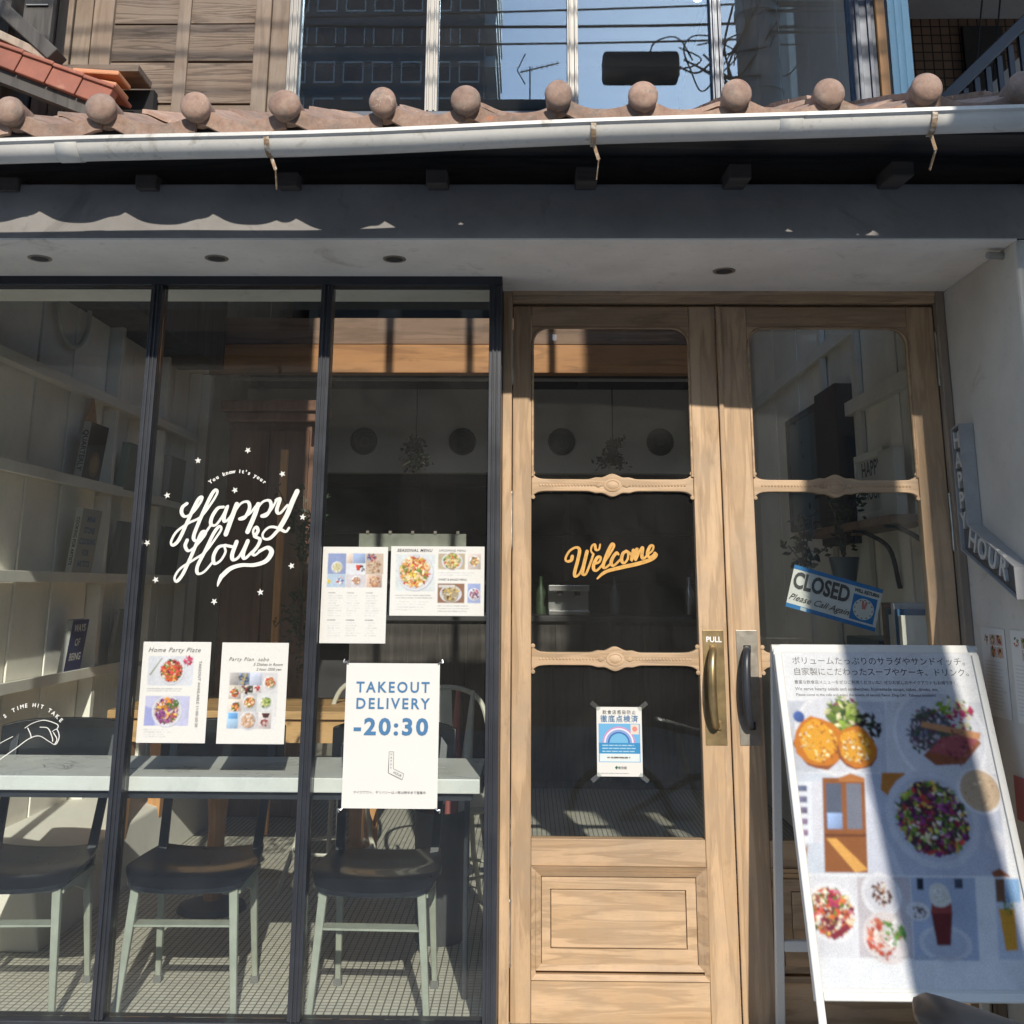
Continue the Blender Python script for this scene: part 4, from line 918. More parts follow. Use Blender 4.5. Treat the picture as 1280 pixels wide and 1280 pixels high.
# --- party plate poster
p = poster('menu_poster', -1.0825, 0.990, PW, PH, -0.0045, 'menu poster with two round party plates taped to the window, leftmost of the pair')
q = Print(1); q.rect(-.085, .018, .055, .105, C(222, 224, 228)); q.lay([(-.08, .05), (-.045, .1), (-.042, .098), (-.075, .047)], C(170, 170, 150)); q.plate(-.012, .062, .037, SALAD + [C(235, 90, 80)] * 3, 150, .006); q.bits(.037, .092, .014, [C(200, 40, 80), C(150, 30, 60), C(225, 90, 120)], 30, .006)
q.rect(-.085, -.098, .05, -.012, C(205, 205, 232)); q.lay([(-.085, -.098), (-.05, -.098), (-.06, -.05), (-.085, -.04)], C(170, 176, 225)); q.plate(-.018, -.055, .042, PURPLE, 170, .006); q.bits(-.022, -.035, .016, [C(230, 150, 50)], 24, .006); q.bits(.003, -.035, .013, [C(80, 120, 50)], 24, .006); q.bits(-.035, -.068, .014, [C(170, 90, 160), C(120, 50, 120)], 40, .005)
q.lines(-.085, .05, .008, 2, .006, .0016, GREY_T); q.lines(-.085, .0, -.110, 4, .0065, .0016, (0.6, .6, .6)); q.photo('print', PRINT, -.103, .103, -.1455, .1455, .0014, PAPERG, p)
letters(p, 'Home Party Plate', .0195, -.008, .123, INKGREY, shear=.35, spacing=1.15); letters(p, 'TAKEOUT AVAILABLE 11:00-20:30', .0125, .075, -.005, INKGREY, rot=(pi / 2, pi / 2, 0), spacing=1.05)
# --- party plan poster
p = poster('menu_poster', -0.8403, 0.989, PW * .98, PH, -0.0045, 'party plan poster with a collage of food photographs, beside the two-plate poster')
q = Print(2); q.rect(-.075, -.105, .075, .06, C(232, 230, 228))
cells = [(-.073, .022, -.045, .058), (-.044, .022, -.012, .058), (-.011, .022, .026, .058), (.027, .0, .072, .058), (-.073, -.018, -.036, .021), (-.035, -.0, .0, .021), (.001, -.0, .026, .021), (-.073, -.055, -.03, -.019), (-.029, -.055, .014, -.001), (.015, -.055, .06, -.001), (-.073, -.103, -.04, -.056), (-.039, -.103, .02, -.056), (.021, -.103, .06, -.056)]
bgc = [C(180, 175, 170), C(150, 165, 190), C(200, 205, 220), C(225, 222, 220), C(210, 200, 180), C(90, 90, 80), C(215, 210, 205), C(220, 205, 190), C(205, 205, 205), C(228, 228, 224), C(170, 200, 225), C(215, 210, 208), C(225, 215, 210)]
for c_, b_ in zip(cells, bgc): q.rect(*c_, b_)
for (cx, cz, r, pal) in ((.05, .03, .018, PASTA), (-.008, -.027, .018, PASTA), (.04, -.027, .016, GREEN), (-.01, -.08, .025, [C(225, 190, 160), C(240, 220, 200), C(200, 150, 110)]), (-.05, -.04, .014, SALAD), (-.055, .0, .014, SALAD), (.04, -.085, .012, [C(150, 60, 60), C(220, 200, 190)])): q.plate(cx, cz, r, pal, 60, .0045)
q.bits(.013, .012, .009, [C(200, 30, 40), C(150, 20, 30)], 18, .005); q.bits(-.03, .04, .016, [C(60, 80, 110), C(120, 140, 170), C(70, 60, 50), C(200, 180, 120)], 50, .006); q.bits(-.02, .01, .014, [C(50, 40, 40), C(230, 220, 200), C(160, 60, 50)], 40, .005); q.lay([(.03, -.058), (.056, -.058), (.05, -.072), (.036, -.072)], C(80, 45, 45)); q.rect(-.07, -.075, -.042, -.058, C(110, 165, 215)); q.photo('print', PRINT, -.101, .101, -.1455, .1455, .0014, PAPERG, p)
letters(p, 'Party Plan  sabo', .0155, -.018, .098, INKGREY, shear=.3, spacing=1.2); letters(p, '5 Dishes in Room', .0125, .042, .083, INKGREY, shear=.3); letters(p, '2 hour 3500 yen', .0115, .045, .069, INKGREY, shear=.3)
# --- drinks menu sheet
p = poster('menu_sheet', -0.542, 1.2825, 0.204, 0.292, -0.0045, 'portrait menu sheet with six photographs over columns of text, upper left on the third pane')
q = Print(3); x0 = -.088
for (a, b, c_, d, col) in ((-.085, .062, -.028, .125, C(150, 165, 205)), (-.027, .095, -.008, .125, C(225, 205, 190)), (-.007, .095, .032, .125, C(170, 190, 225)), (-.027, .062, .032, .0945, C(232, 234, 238)), (.033, .062, .088, .125, C(205, 185, 165)), (-.085, .022, -.028, .061, C(190, 210, 228)), (-.027, .022, .036, .061, C(218, 212, 214)), (.037, .022, .085, .061, C(205, 180, 160))): q.rect(a, b, c_, d, col)
q.lay([(.002, .09), (.018, .09), (.015, .073), (.006, .073)], C(210, 70, 45)); q.bits(.024, .08, .008, [C(40, 40, 45)], 12, .004); q.plate(-.056, .083, .016, [C(220, 210, 150), C(235, 230, 200)], 30, .004); q.bits(.06, .085, .02, [C(190, 150, 110), C(160, 120, 90), C(225, 200, 170)], 70, .006); q.bits(.05, .115, .014, [C(70, 70, 90), C(200, 60, 60), C(150, 170, 210)], 30, .006); q.plate(.006, .042, .014, [C(190, 130, 90), C(240, 220, 200)], 30, .004); q.bits(-.045, .042, .012, [C(220, 90, 60), C(80, 130, 190), C(240, 240, 235)], 40, .005); q.bits(.062, .04, .016, [C(230, 190, 140), C(180, 120, 90)], 50, .006); q.bits(-.078, .04, .006, [C(225, 200, 70)], 16, .004)
for cx in (-.08, -.022, .036):
    q.rect(cx, .004, cx + .022, .0065, (.3, .3, .3)); q.lines(cx, cx + .046, -.004, 9, .0075, .0017, (.62, .62, .62), .5); q.rect(cx, -.078, cx + .026, -.0755, (.3, .3, .3)); q.lines(cx, cx + .046, -.086, 6, .0075, .0017, (.62, .62, .62), .5)
q.photo('print', PRINT, -.100, .100, -.144, .144, .0014, PAPERG, p)
# --- seasonal menu sheet
p = poster('menu_sheet', -0.2835, 1.3255, 0.293, 0.211, -0.0045, 'landscape seasonal menu sheet with a large plate of pasta, upper right on the third pane')
q = Print(4); q.rect(-.13, -.032, -.008, .08, C(226, 232, 230)); q.plate(-.07, .027, .052, PASTA + [C(230, 200, 80)], 230, .008)
q.rect(.002, .035, .085, .083, C(196, 180, 150)); q.plate(.045, .06, .030, PASTA + GREEN, 80, .005, sq=.8); q.rect(.095, .035, .135, .083, C(215, 200, 190)); q.plate(.116, .06, .016, PASTA, 40, .004)
q.rect(.002, -.066, .085, -.008, C(150, 110, 85)); q.plate(.042, -.038, .031, [C(225, 195, 110), C(120, 80, 50), C(240, 235, 220)], 26, .006, sq=.75); q.rect(.005, -.02, .055, -.012, C(225, 222, 215)); q.rect(.095, -.066, .135, -.008, C(165, 180, 220)); q.plate(.115, -.04, .017, [C(90, 60, 110), C(235, 235, 240), C(200, 90, 110)], 40, .004)
q.lines(-.13, .0, -.045, 2, .008, .0022, (.35, .35, .35)); q.lines(-.13, -.02, -.064, 4, .008, .0016, (.6, .6, .6)); q.lines(.002, .13, .024, 2, .007, .0016, (.55, .55, .55)); q.lines(.002, .13, -.076, 3, .008, .0018, (.5, .5, .5)); q.photo('print', PRINT, -.1445, .1445, -.1035, .1035, .0014, PAPERG, p)
letters(p, 'SEASONAL MENU', .0125, -.128, .0925, INKGREY, align='LEFT', shear=.25, bold=.02, spacing=1.15); letters(p, 'UPCOMING MENU', .0095, .003, .0925, INKGREY, align='LEFT', shear=.2, spacing=1.1); letters(p, 'SWEET & BAKED MENU', .0085, .003, .004, INKGREY, align='LEFT', shear=.2)
# --- takeout poster
p = poster('takeout_poster', -0.4125, 0.871, 0.286, 0.415, -0.0075, 'large white takeout and delivery poster with blue lettering hung on the third pane', tape=False)
for z, t in ((.136, 'TAKEOUT'), (.0885, 'DELIVERY')): letters(p, t, .0435, .001, z, INKBLUE, bold=.022, spacing=1.3, width=.224)
letters(p, '-20:30', .066, -.002, .021, INKBLUE, bold=.034, spacing=1.22, width=.226)
q = Print(5); g_ = (.10, .10, .105)
def line(q, a, b, w=.0012):
    d = Vector((b[0] - a[0], b[1] - a[1])).normalized() * w / 2; q.lay([(a[0] - d.y, a[1] + d.x), (a[0] + d.y, a[1] - d.x), (b[0] + d.y, b[1] - d.x), (b[0] - d.y, b[1] + d.x)], g_)
Lp = [(-.005, -.048), (.009, -.048), (.009, -.096), (.041, -.110), (.037, -.126), (-.005, -.108)]
for a, b in zip(Lp, Lp[1:] + Lp[:1]): line(q, a, b)
line(q, (-.005, -.048), (-.0065, -.108), .0008); line(q, (-.0065, -.108), (.036, -.128), .0008); q.build('print', PRINT, p)
for k, c_ in enumerate('HAPPY'): letters(p, c_, .0085, .002, -.055 - k * .0098, INKGREY)
inst('lettering', text_mesh('HOUR', .0095, INKGREY), p, (.022, -.0022, -.111), (pi / 2, 0.42, 0))
letters(p, 'テイクアウト、デリバリーは11時20時半まで営業中', .0092, 0, -.163, INKGREY, spacing=1.05)
for sx in (-1, 1):
    for sz in (-1, 1):
        c = Vector((sx * .138, -.002, sz * .205)); MB().tube(catmull([c + Vector((0, .0, 0)), c + Vector((sx * .006, -.004, sz * .006)), c + Vector((sx * .014, -.002, sz * .004)), c + Vector((sx * .012, .001, sz * .014))], 4), .0022, 6).build('hook', STEEL, p, True)
# --- inspection notice on the door
p = poster('notice', 0.2915, 0.831, 0.144, 0.209, DY + .0165, 'small blue and white notice with a rainbow taped to the lower door pane', 'notice', tape=True)
q = Print(6); q.rect(-.066, -.062, .066, .054, C(120, 190, 235)); 
for r, col in ((.052, C(215, 160, 205)), (.047, C(245, 240, 250)), (.042, C(150, 175, 225)), (.035, C(60, 120, 190)), (.030, C(125, 195, 235))):
    q.lay([(-.002 + r * cos(a), .0 - .004 + r * .95 * sin(a)) for a in [pi * k / 18 for k in range(19)]], col)
q.rect(-.066, -.036, .066, -.004, C(60, 150, 205)); q.rect(-.063, -.060, .063, -.0365, C(238, 246, 244)); q.rect(.036, .022, .062, .052, C(240, 225, 210)); q.disc(.049, .038, .008, C(240, 150, 140))
q.lines(-.055, .055, -.013, 3, .009, .003, C(190, 225, 240), .1); q.lines(-.04, .04, -.050, 1, .01, .004, C(150, 130, 110), .1); q.lay([(-.016, -.078), (-.010, -.072), (-.006, -.078), (-.011, -.084)], C(40, 110, 80)); q.lines(-.062, .03, -.096, 1, .01, .002, (.45, .45, .45), .1); q.build('print', PRINT, p)
letters(p, '飲食店感染防止', .0135, 0, .088, INKGREY, spacing=1.3); letters(p, '徹底点検済', .0225, 0, .0675, INKBLUE, spacing=1.18, bold=.012); letters(p, '東京都', .0095, .008, -.079, INKGREY); letters(p, 'HAPPY HOUR', .0085, 0, -.0485, INKGREY)
# --- closed sign, tilted, behind the right door's middle pane
p = tag(empty('closed_sign', (1.004, DY + .030, 1.279), (0, 0.272, 0)), 'tilted blue edged plastic sign reading closed behind the right door pane', 'sign')
Wd, Hd = .296, .139
MB().box(-Wd / 2, Wd / 2, 0, .003, -Hd / 2, Hd / 2).build('sheet', SIGNWHITE, p, bevel=.001)
q = Print(7); bl = C(20, 125, 195); q.rect(-Wd / 2, Hd / 2 - .013, Wd / 2, Hd / 2, bl); q.rect(-Wd / 2, -Hd / 2, Wd / 2, -Hd / 2 + .013, bl); q.rect(.058, -.050, .137, .032, bl); q.disc(.098, -.010, .034, C(225, 225, 215), n=28)
for k in range(12): q.disc(.098 + .029 * cos(k * pi / 6), -.010 + .029 * sin(k * pi / 6), .0022, C(40, 40, 40), n=8)
q.lay([(.092, -.01), (.101, -.01), (.095, .018), (.088, .016)], C(215, 130, 120)); q.lay([(.096, -.01), (.104, -.01), (.108, .014), (.101, .017)], C(215, 130, 120)); q.rect(-.10, -Hd / 2 + .001, -.08, -Hd / 2 + .011, C(200, 215, 220)); q.build('print', PRINT, p)
letters(p, 'CLOSED', .072, -.048, .020, INKBLACK, bold=.034, sx=.70, y=-.0022); letters(p, 'Please Call Again', .029, -.046, -.034, INKBLACK, shear=.45, bold=.004); letters(p, 'WILL RETURN', .0155, .098, .0445, INKBLACK, bold=.04, sx=.82)

# --- window lettering (painted script)
def script_lettering(strokes, sc, ox, oz, mb, wk, off=0.0):
    for k, st_ in enumerate(strokes): ribbon(mb, [(ox + a * sc, oz - b * sc, (c_ if c_ else 1) * wk) for a, b, c_ in st_], off + k * .00006)
def S(w, *xy): return [(xy[i], xy[i + 1], w) for i in range(0, len(xy), 2)]
HH = [S(1.0, 345, 497, 316, 522, 312, 562, 340, 588, 392, 560, 440, 490, 452, 452, 428, 462, 395, 530, 352, 640, 306, 752, 266, 788, 254, 758, 290, 690, 370, 632, 450, 590, 520, 492, 556, 420, 544, 400, 516, 434, 470, 545, 424, 672, 410, 735, 432, 756, 480, 715, 530, 640),
      S(1.0, 606, 520, 566, 530, 530, 590, 526, 640, 562, 644, 606, 580, 634, 512, 616, 585, 622, 622, 658, 592, 694, 515),
      S(1.25, 700, 500, 672, 590, 636, 710), S(.95, 678, 570, 728, 496, 778, 484, 792, 530, 760, 596, 722, 602, 790, 570, 840, 508),
      S(1.25, 852, 500, 830, 580, 788, 692), S(.95, 834, 556, 880, 486, 930, 474, 944, 520, 914, 578, 878, 582, 940, 545, 985, 462),
      S(1.0, 975, 470, 1004, 462, 986, 540, 1010, 562, 1060, 505), S(1.35, 1124, 408, 1094, 480, 1060, 575, 1010, 672), S(.95, 1010, 672, 950, 736, 906, 738, 898, 702, 940, 660, 1000, 664, 1056, 690, 1080, 664),
      S(.95, 366, 752, 355, 792, 382, 826, 432, 790, 486, 722, 494, 692, 466, 698, 436, 770, 396, 880, 350, 990, 312, 1036, 298, 1006, 332, 948, 420, 888, 500, 832, 570, 732, 602, 674, 586, 656, 550, 704, 500, 822, 452, 930, 458, 980, 502, 968, 560, 898),
      S(1.0, 640, 786, 590, 800, 560, 860, 570, 912, 612, 890, 642, 832, 634, 790, 688, 796), S(1.1, 716, 762, 690, 850, 702, 886, 742, 860, 790, 764), S(1.1, 794, 756, 766, 842, 782, 876, 830, 830),
      S(.95, 838, 726, 828, 686, 846, 658, 862, 684, 846, 724, 880, 744, 866, 790, 834, 836, 852, 852, 896, 814), S(1.3, 880, 826, 935, 800, 966, 832, 930, 892, 850, 920, 760, 922, 684, 946, 624, 1000), [(624, 1000, 1.2), (608, 1040, .8), (602, 1066, .3)]]
K = 0.000449   # metres of pane per traced unit
hl = tag(empty('window_lettering', (-0.926, -0.0045, 1.47)), 'white hand painted happy hour script with stars on the second pane', 'lettering')
m = MB(); script_lettering(HH, K, -700 * K, 700 * K, m, 22 * K); m.build('script', WHITEVINYL, hl, fix=False)
for (a, b) in ((755, 118), (402, 192), (200, 440), (85, 772), (165, 1025), (585, 1170), (903, 1105), (1110, 925), (1172, 588), (1012, 285), (680, 402)):
    t0 = R.uniform(0, 1)
    m = MB(); m.poly([((a - 700) * K + (25 if k % 2 == 0 else 10.5) * K * cos(t0 + pi * k / 5), 0, (700 - b) * K + (25 if k % 2 == 0 else 10.5) * K * sin(t0 + pi * k / 5)) for k in range(10)]); m.build('star', WHITEVINYL, hl, fix=False)
txt = "You know it's your"
for k, c_ in enumerate(txt):
    if c_ == ' ': continue
    t = (k - 8.5) / 17; a = (695 + t * 385 - 700) * K; z = (700 - (268 + 75 * (2 * t) ** 2)) * K
    inst('lettering', text_mesh(c_, 36 * K, WHITEVINYL, bold=.05), hl, (a, 0, z), (pi / 2, t * 1.35, 0))
WL = [S(1.0, 165, 300, 150, 348, 100, 362, 80, 325, 130, 235, 210, 190, 256, 222, 232, 350, 192, 500, 206, 546, 262, 500, 316, 360, 350, 238), S(1.05, 350, 238, 302, 430, 292, 508, 332, 514, 386, 392, 430, 272), S(.85, 430, 272, 400, 232, 412, 172, 446, 152, 462, 216, 500, 212, 516, 152),
      S(1.0, 440, 392, 500, 368, 522, 312, 482, 310, 434, 390, 432, 458, 472, 470, 540, 402), S(1.0, 540, 402, 620, 292, 690, 172, 666, 146, 612, 240, 552, 400, 572, 440, 640, 392), S(1.0, 742, 272, 722, 252, 672, 312, 650, 380, 682, 410, 760, 342),
      S(1.0, 842, 232, 800, 262, 780, 340, 812, 380, 860, 322, 862, 244, 842, 232, 902, 272), S(1.0, 932, 222, 906, 350, 960, 222, 976, 212, 956, 342, 1020, 212, 1046, 192, 1036, 300, 1062, 320, 1112, 270), S(.95, 1112, 270, 1170, 222, 1182, 166, 1142, 172, 1106, 252, 1122, 300, 1162, 292, 1200, 256),
      [(1200, 256, 1), (1212, 282, 1.1), (1150, 332, 1.3), (1000, 382, 1.4), (780, 432, 1.4), (620, 472, 1.2), (540, 512, 1.0), (474, 572, .5)]]
K2 = 0.0002635
wl_ = tag(empty('welcome_lettering', (0.271, DY + .0175, 1.400)), 'gold welcome script across the middle pane of the sunlit door', 'lettering')
m = MB(); script_lettering(WL, K2, -640 * K2, 330 * K2, m, 36 * K2); m.build('script', GOLDVINYL, wl_, fix=False)
# white rainbow emblem, low on the first pane
em_ = tag(empty('window_emblem', (-1.515, -0.0045, 0.845)), 'thin white arched emblem with capitals low on the first pane', 'lettering')
K3 = 0.000308
for k, st_ in enumerate((S(1, 0, 665, 100, 610, 160, 580), S(1, 270, 500, 340, 455, 450, 425, 560, 450, 600, 475, 590, 510), S(1, 420, 490, 500, 500, 550, 580, 560, 620), S(1, 545, 530, 590, 510, 620, 580, 590, 650, 520, 620, 420, 572, 320, 600, 200, 690, 60, 790, 20, 830), S(1, 300, 500, 330, 550, 345, 590), S(1, 560, 540, 600, 600, 585, 645))):
    m = MB(); ribbon(m, [((a - 320) * K3, (620 - b) * K3, 8 * K3) for a, b, _ in st_], k * .00008); m.build('arch', WHITEVINYL, em_, fix=False)
for k, c_ in enumerate("'S TIME HIT TAKE"):
    if c_ == ' ': continue
    t = (k - 7.5) / 7.5; inst('lettering', text_mesh(c_, 52 * K3, WHITEVINYL, bold=.03), em_, ((320 + t * 300 - 320) * K3, 0, (620 - (285 + 140 * t * t)) * K3), (pi / 2, t * .75, 0))

# ================================================================== A-board on the pavement
ab = tag(empty('a_board', (1.052, -0.02, 0.0)), 'white folding A-board with food photographs standing before the right door', 'sign board')
TOPZ, LEN = 1.142, 0.925; LEAN = math.atan2(0.30, 0.87)

def on_board(o): o.parent = ab; o.location = (0, 0, TOPZ); o.rotation_euler = (-LEAN, 0, 0); return o
bw = 0.308
def rr_outline(w, h0, h1, r, n=6):
    pts = [(-w, h0), (w, h0)]; pts += [(w - r + r * cos(a), h1 - r + r * sin(a)) for a in [pi / 2 * k / n for k in range(n + 1)]]; pts += [(-w + r - r * sin(a), h1 - r + r * cos(a)) for a in [pi / 2 * k / n for k in range(n + 1)]]
    return pts
on_board(MB().prism(rr_outline(bw, -LEN, 0.0, .028), -0.004, 0.012).build('panel', SIGNWHITE, bevel=.002))
fm = MB(); fm.box(-bw + .001, -bw + .022, -.012, -.0041, -1.19, -.03).box(bw - .022, bw - .001, -.012, -.0041, -1.19, -.03).box(-bw + .022, bw - .022, -.0105, -.0041, -LEN + .001, -LEN + .022)
on_board(fm.build('front_frame', SIGNWHITE, bevel=.003))
rf = MB(); 
for s_ in (-1, 1): rf.bar((s_ * (bw - .012), .02, TOPZ - .02), (s_ * (bw - .006), .165, 0.0), .026, .022, (0, 1, 0))
rf.bar((-bw + .02, .13, .27), (bw - .02, .13, .27), .02, .03); rf.build('rear_frame', SIGNWHITE, ab, bevel=.003)
MB().tube([(-bw - .002, .004, TOPZ - .012), (bw + .002, .004, TOPZ - .012)], .012, 10).build('hinge_bar', SIGNWHITE, ab, True)
MB().bar((bw - .05, -.28, .30), (bw - .05, .13, .30), .012, .006).build('stay', STEEL, ab)
q = Print(9, .0046)
def bu(x, y):   # photograph column and row of the printed sheet, as measured, to sheet coordinates
    t = (y - 805) / 445; return max(-bw + .024, min(bw - .024, ((x - (966 + 42 * t)) / (256 + 26 * t) - .5) * 2 * bw)), -t * LEN * (1 + .06 * (1 - t)) * .985
def br(a, b, c_, d, col): q.lay([bu(a, d), bu(c_, d), bu(c_, b), bu(a, b)], col)
q.lay([(-bw + .025, -LEN + .03), (bw - .025, -LEN + .03), (bw - .025, -.025), (-bw + .025, -.025)], C(238, 240, 242))
br(981, 884, 1105, 978, C(206, 210, 220)); br(1106, 884, 1232, 978, C(222, 224, 230)); br(987, 979, 1077, 1105, C(215, 222, 232)); br(1078, 979, 1245, 1107, C(196, 202, 218)); br(997, 1109, 1062, 1206, C(228, 228, 232)); br(1063, 1109, 1127, 1206, C(206, 200, 204)); br(1128, 1109, 1205, 1208, C(178, 192, 214)); br(1228, 1109, 1262, 1206, C(206, 216, 232))
def bp_(x, y): return bu(x, y)
def pd(cx, cy, r): c0 = bu(cx, cy); c1 = bu(cx + r, cy); return c0[0], c0[1], c1[0] - c0[0]
x, z, r = pd(1042, 928, 50); q.disc(x, z, r, C(238, 238, 240)); q.disc(x, z, r * .9, C(225, 226, 232))
x, z, r = pd(1055, 905, 22); q.blob(x, z, r, C(110, 130, 60), 14, .2); q.bits(x, z, r * 1.1, GREEN + [C(150, 60, 100), C(60, 90, 40)], 90, .012); x, z, r = pd(1080, 918, 18); q.bits(x, z, r, [C(40, 55, 35), C(70, 90, 50), C(50, 35, 40)], 60, .011)
for cx, cy, rr_ in ((1022, 938, 30), (1068, 945, 24)):
    x, z, r = pd(cx, cy, rr_); q.blob(x, z - .006, r * 1.03, C(150, 85, 45), 14, .08); q.blob(x, z, r, C(214, 128, 36), 14, .1); q.blob(x - .004, z + .004, r * .8, C(240, 172, 50), 12, .12); q.bits(x, z, r * .8, [C(250, 225, 150), C(200, 120, 40), C(255, 240, 200), C(170, 90, 40)], 70, .006); q.bits(x, z, r * .7, [C(60, 90, 40)], 10, .003)
x, z, r = pd(1172, 930, 58); q.disc(x, z, r, C(236, 237, 242)); q.disc(x, z, r * .92, C(216, 219, 228)); x, z, r = pd(1190, 905, 26); q.bits(x, z, r, GREEN + [C(170, 40, 90), C(190, 60, 110)], 90, .013)
x, z, r = pd(1160, 925, 30); q.blob(x, z, r * .9, C(90, 90, 90), 16, .15); q.bits(x, z, r, [C(70, 90, 60), C(120, 60, 100), C(200, 190, 200), C(90, 110, 70), C(110, 120, 140)], 150, .009); x, z, r = pd(1190, 945, 30)
q.lay([bu(1150, 955), bu(1165, 968), bu(1200, 966), bu(1222, 938), bu(1208, 925), bu(1170, 935)], C(150, 90, 60)); q.lay([bu(1158, 950), bu(1195, 958), bu(1218, 935), bu(1205, 924), bu(1172, 932)], C(170, 90, 95)); q.lay([bu(1150, 910), bu(1222, 925), bu(1220, 934), bu(1148, 917)], C(205, 150, 105)); q.bits(x, z, r * .7, [C(180, 110, 110), C(140, 70, 80)], 40, .008)
br(1025, 985, 1077, 1104, C(150, 90, 45)); br(990, 990, 1012, 1068, C(236, 240, 246)); br(1013, 990, 1024, 1068, C(226, 226, 232)); br(1029, 992, 1048, 1050, C(90, 100, 120)); br(1054, 992, 1072, 1050, C(120, 125, 140)); br(1030, 1030, 1048, 1050, C(150, 175, 215)); br(1026, 1056, 1077, 1060, C(110, 60, 30)); q.lay([bu(1028, 1062), bu(1040, 1062), bu(1077, 1100), bu(1062, 1104)], C(235, 175, 90)); q.lay([bu(987, 1075), bu(1005, 1068), bu(1005, 1072), bu(988, 1090)], C(160, 110, 80)); q.lay([bu(1045, 985), bu(1060, 979), bu(1077, 985), bu(1077, 990), bu(1045, 990)], C(190, 120, 60))
for k in range(5): br(992 + k, 995 + k * 14, 1006, 1003 + k * 14, C(110 + k * 10, 120, 150))
q.lay([bu(1098, 978), bu(1127, 978), bu(1113, 1014), bu(1096, 1000)], C(190, 125, 55)); q.lay([bu(1078, 1000), bu(1120, 1107), bu(1078, 1107)], C(214, 218, 230)); x, z, r = pd(1158, 1036, 44); q.disc(x, z, r * 1.28, C(212, 216, 226)); q.disc(x, z, r * 1.1, C(196, 202, 216)); q.blob(x, z, r * .95, C(70, 50, 60), 20, .06); q.bits(x, z, r * .98, PURPLE + GREEN + [C(110, 25, 45), C(90, 30, 70), C(60, 80, 40), C(140, 40, 60)], 420, .011)
x, z, r = pd(1217, 1000, 24); q.disc(x, z, r * 1.15, C(232, 232, 236)); q.disc(x, z, r, C(205, 180, 150)); q.bits(x, z, r * .8, [C(225, 205, 175), C(190, 160, 125)], 40, .007); x, z, r = pd(1232, 1062, 12); q.disc(x, z, r, C(214, 216, 226)); q.lay([bu(1225, 1102), bu(1235, 1097), bu(1248, 1107), bu(1228, 1108)], C(150, 90, 60))
x, z, r = pd(1031, 1152, 29); q.disc(x, z, r * 1.12, C(240, 240, 242)); q.blob(x, z, r * .88, C(150, 90, 70), 18, .08); q.bits(x, z, r * .92, SALAD + [C(230, 130, 150), C(200, 60, 110), C(245, 240, 220)], 300, .010); q.lay([bu(1028, 1180), bu(1050, 1165), bu(1054, 1172), bu(1034, 1186)], C(140, 40, 60))
x, z, r = pd(1092, 1130, 24); q.disc(x, z, r, C(236, 236, 240)); q.disc(x, z, r * .8, C(222, 222, 228)); q.bits(x, z, r * .5, [C(180, 110, 60), C(90, 50, 40), C(245, 240, 230)], 50, .008); x, z, r = pd(1096, 1182, 28); q.disc(x, z, r, C(230, 222, 220)); q.bits(x - .008, z, r * .7, [C(200, 80, 60), C(225, 130, 100), C(245, 225, 210)], 110, .010); q.bits(x + .022, z + .01, r * .45, [C(110, 160, 70), C(80, 130, 60), C(240, 240, 235)], 50, .011)
x, z, r = pd(1166, 1188, 32); q.disc(x, z, r, C(210, 214, 224), .6); q.disc(x, z, r * .8, C(190, 197, 212), .6); q.lay([bu(1150, 1150), bu(1176, 1150), bu(1172, 1190), bu(1156, 1190)], C(110, 45, 45)); q.lay([bu(1152, 1140), bu(1175, 1140), bu(1176, 1152), bu(1150, 1152)], C(150, 70, 65)); x, z, r = pd(1162, 1131, 13); q.blob(x, z, r, C(230, 228, 220), 14, .1); q.bits(x, z, r * .6, [C(245, 243, 235), C(205, 205, 190)], 20, .005); br(1135, 1110, 1143, 1124, C(40, 45, 55)); br(1180, 1110, 1190, 1122, C(70, 80, 95)); x, z, r = pd(1135, 1150, 12); q.disc(x, z, r * 1.2, C(225, 225, 228), .7); q.bits(x, z, r * .7, [C(90, 50, 40), C(60, 35, 30)], 20, .006)
q.lay([bu(1231, 1146), bu(1250, 1146), bu(1251, 1195), bu(1237, 1196)], C(225, 165, 60)); x, z, r = pd(1240, 1142, 10); q.bits(x, z, r, [C(90, 130, 60), C(130, 165, 80)], 24, .006); br(1229, 1110, 1240, 1138, C(120, 90, 70)); br(1241, 1110, 1258, 1138, C(140, 180, 220))
x, z, r = pd(998, 905, 7); q.disc(x, z, r, C(70, 100, 165)); q.lines(-.17, .10, -LEN + .10, 1, .01, .003, (.55, .55, .56), .1)
on_board(q.photo('print', PRINT_GLOSS, -bw + .024, bw - .024, -LEN + .028, -.022, .0021, C(243, 241, 236), None, 2))
def bl(body, size, y, **kw):
    a = bu(986, y); o = inst('lettering', text_mesh(body, size, INKGREY, align='LEFT', **kw), ab)
    d = Matrix.Rotation(-LEAN, 4, 'X') @ Matrix.Translation((-bw + .052, -.0056, a[1])) @ Matrix.Rotation(pi / 2, 4, 'X'); o.matrix_local = Matrix.Translation((0, 0, TOPZ)) @ d
bl('ボリュームたっぷりのサラダやサンドイッチ。', .0255, 829, spacing=1.0); bl('自家製にこだわったスープやケーキ、ドリンク。', .0245, 844, spacing=1.0)
bl('豊富な飲食店メニューをぜひご利用くださいね！ぜひお試しのテイクアウトもお得です！', .0121, 858); bl('We serve hearty salads and sandwiches, homemade soups, cakes, drinks, etc.', .0136, 867); bl('Please come in the cafe and enjoy the aroma of natural flavor. Dog OK!  Takeout available!', .0112, 875)

# ================================================================== L-shaped sign and sheets on the side wall
ls = tag(empty('wall_sign', (1.424, 0.0, 1.46)), 'grey L-shaped metal sign with raised happy hour letters on the side wall', 'sign')
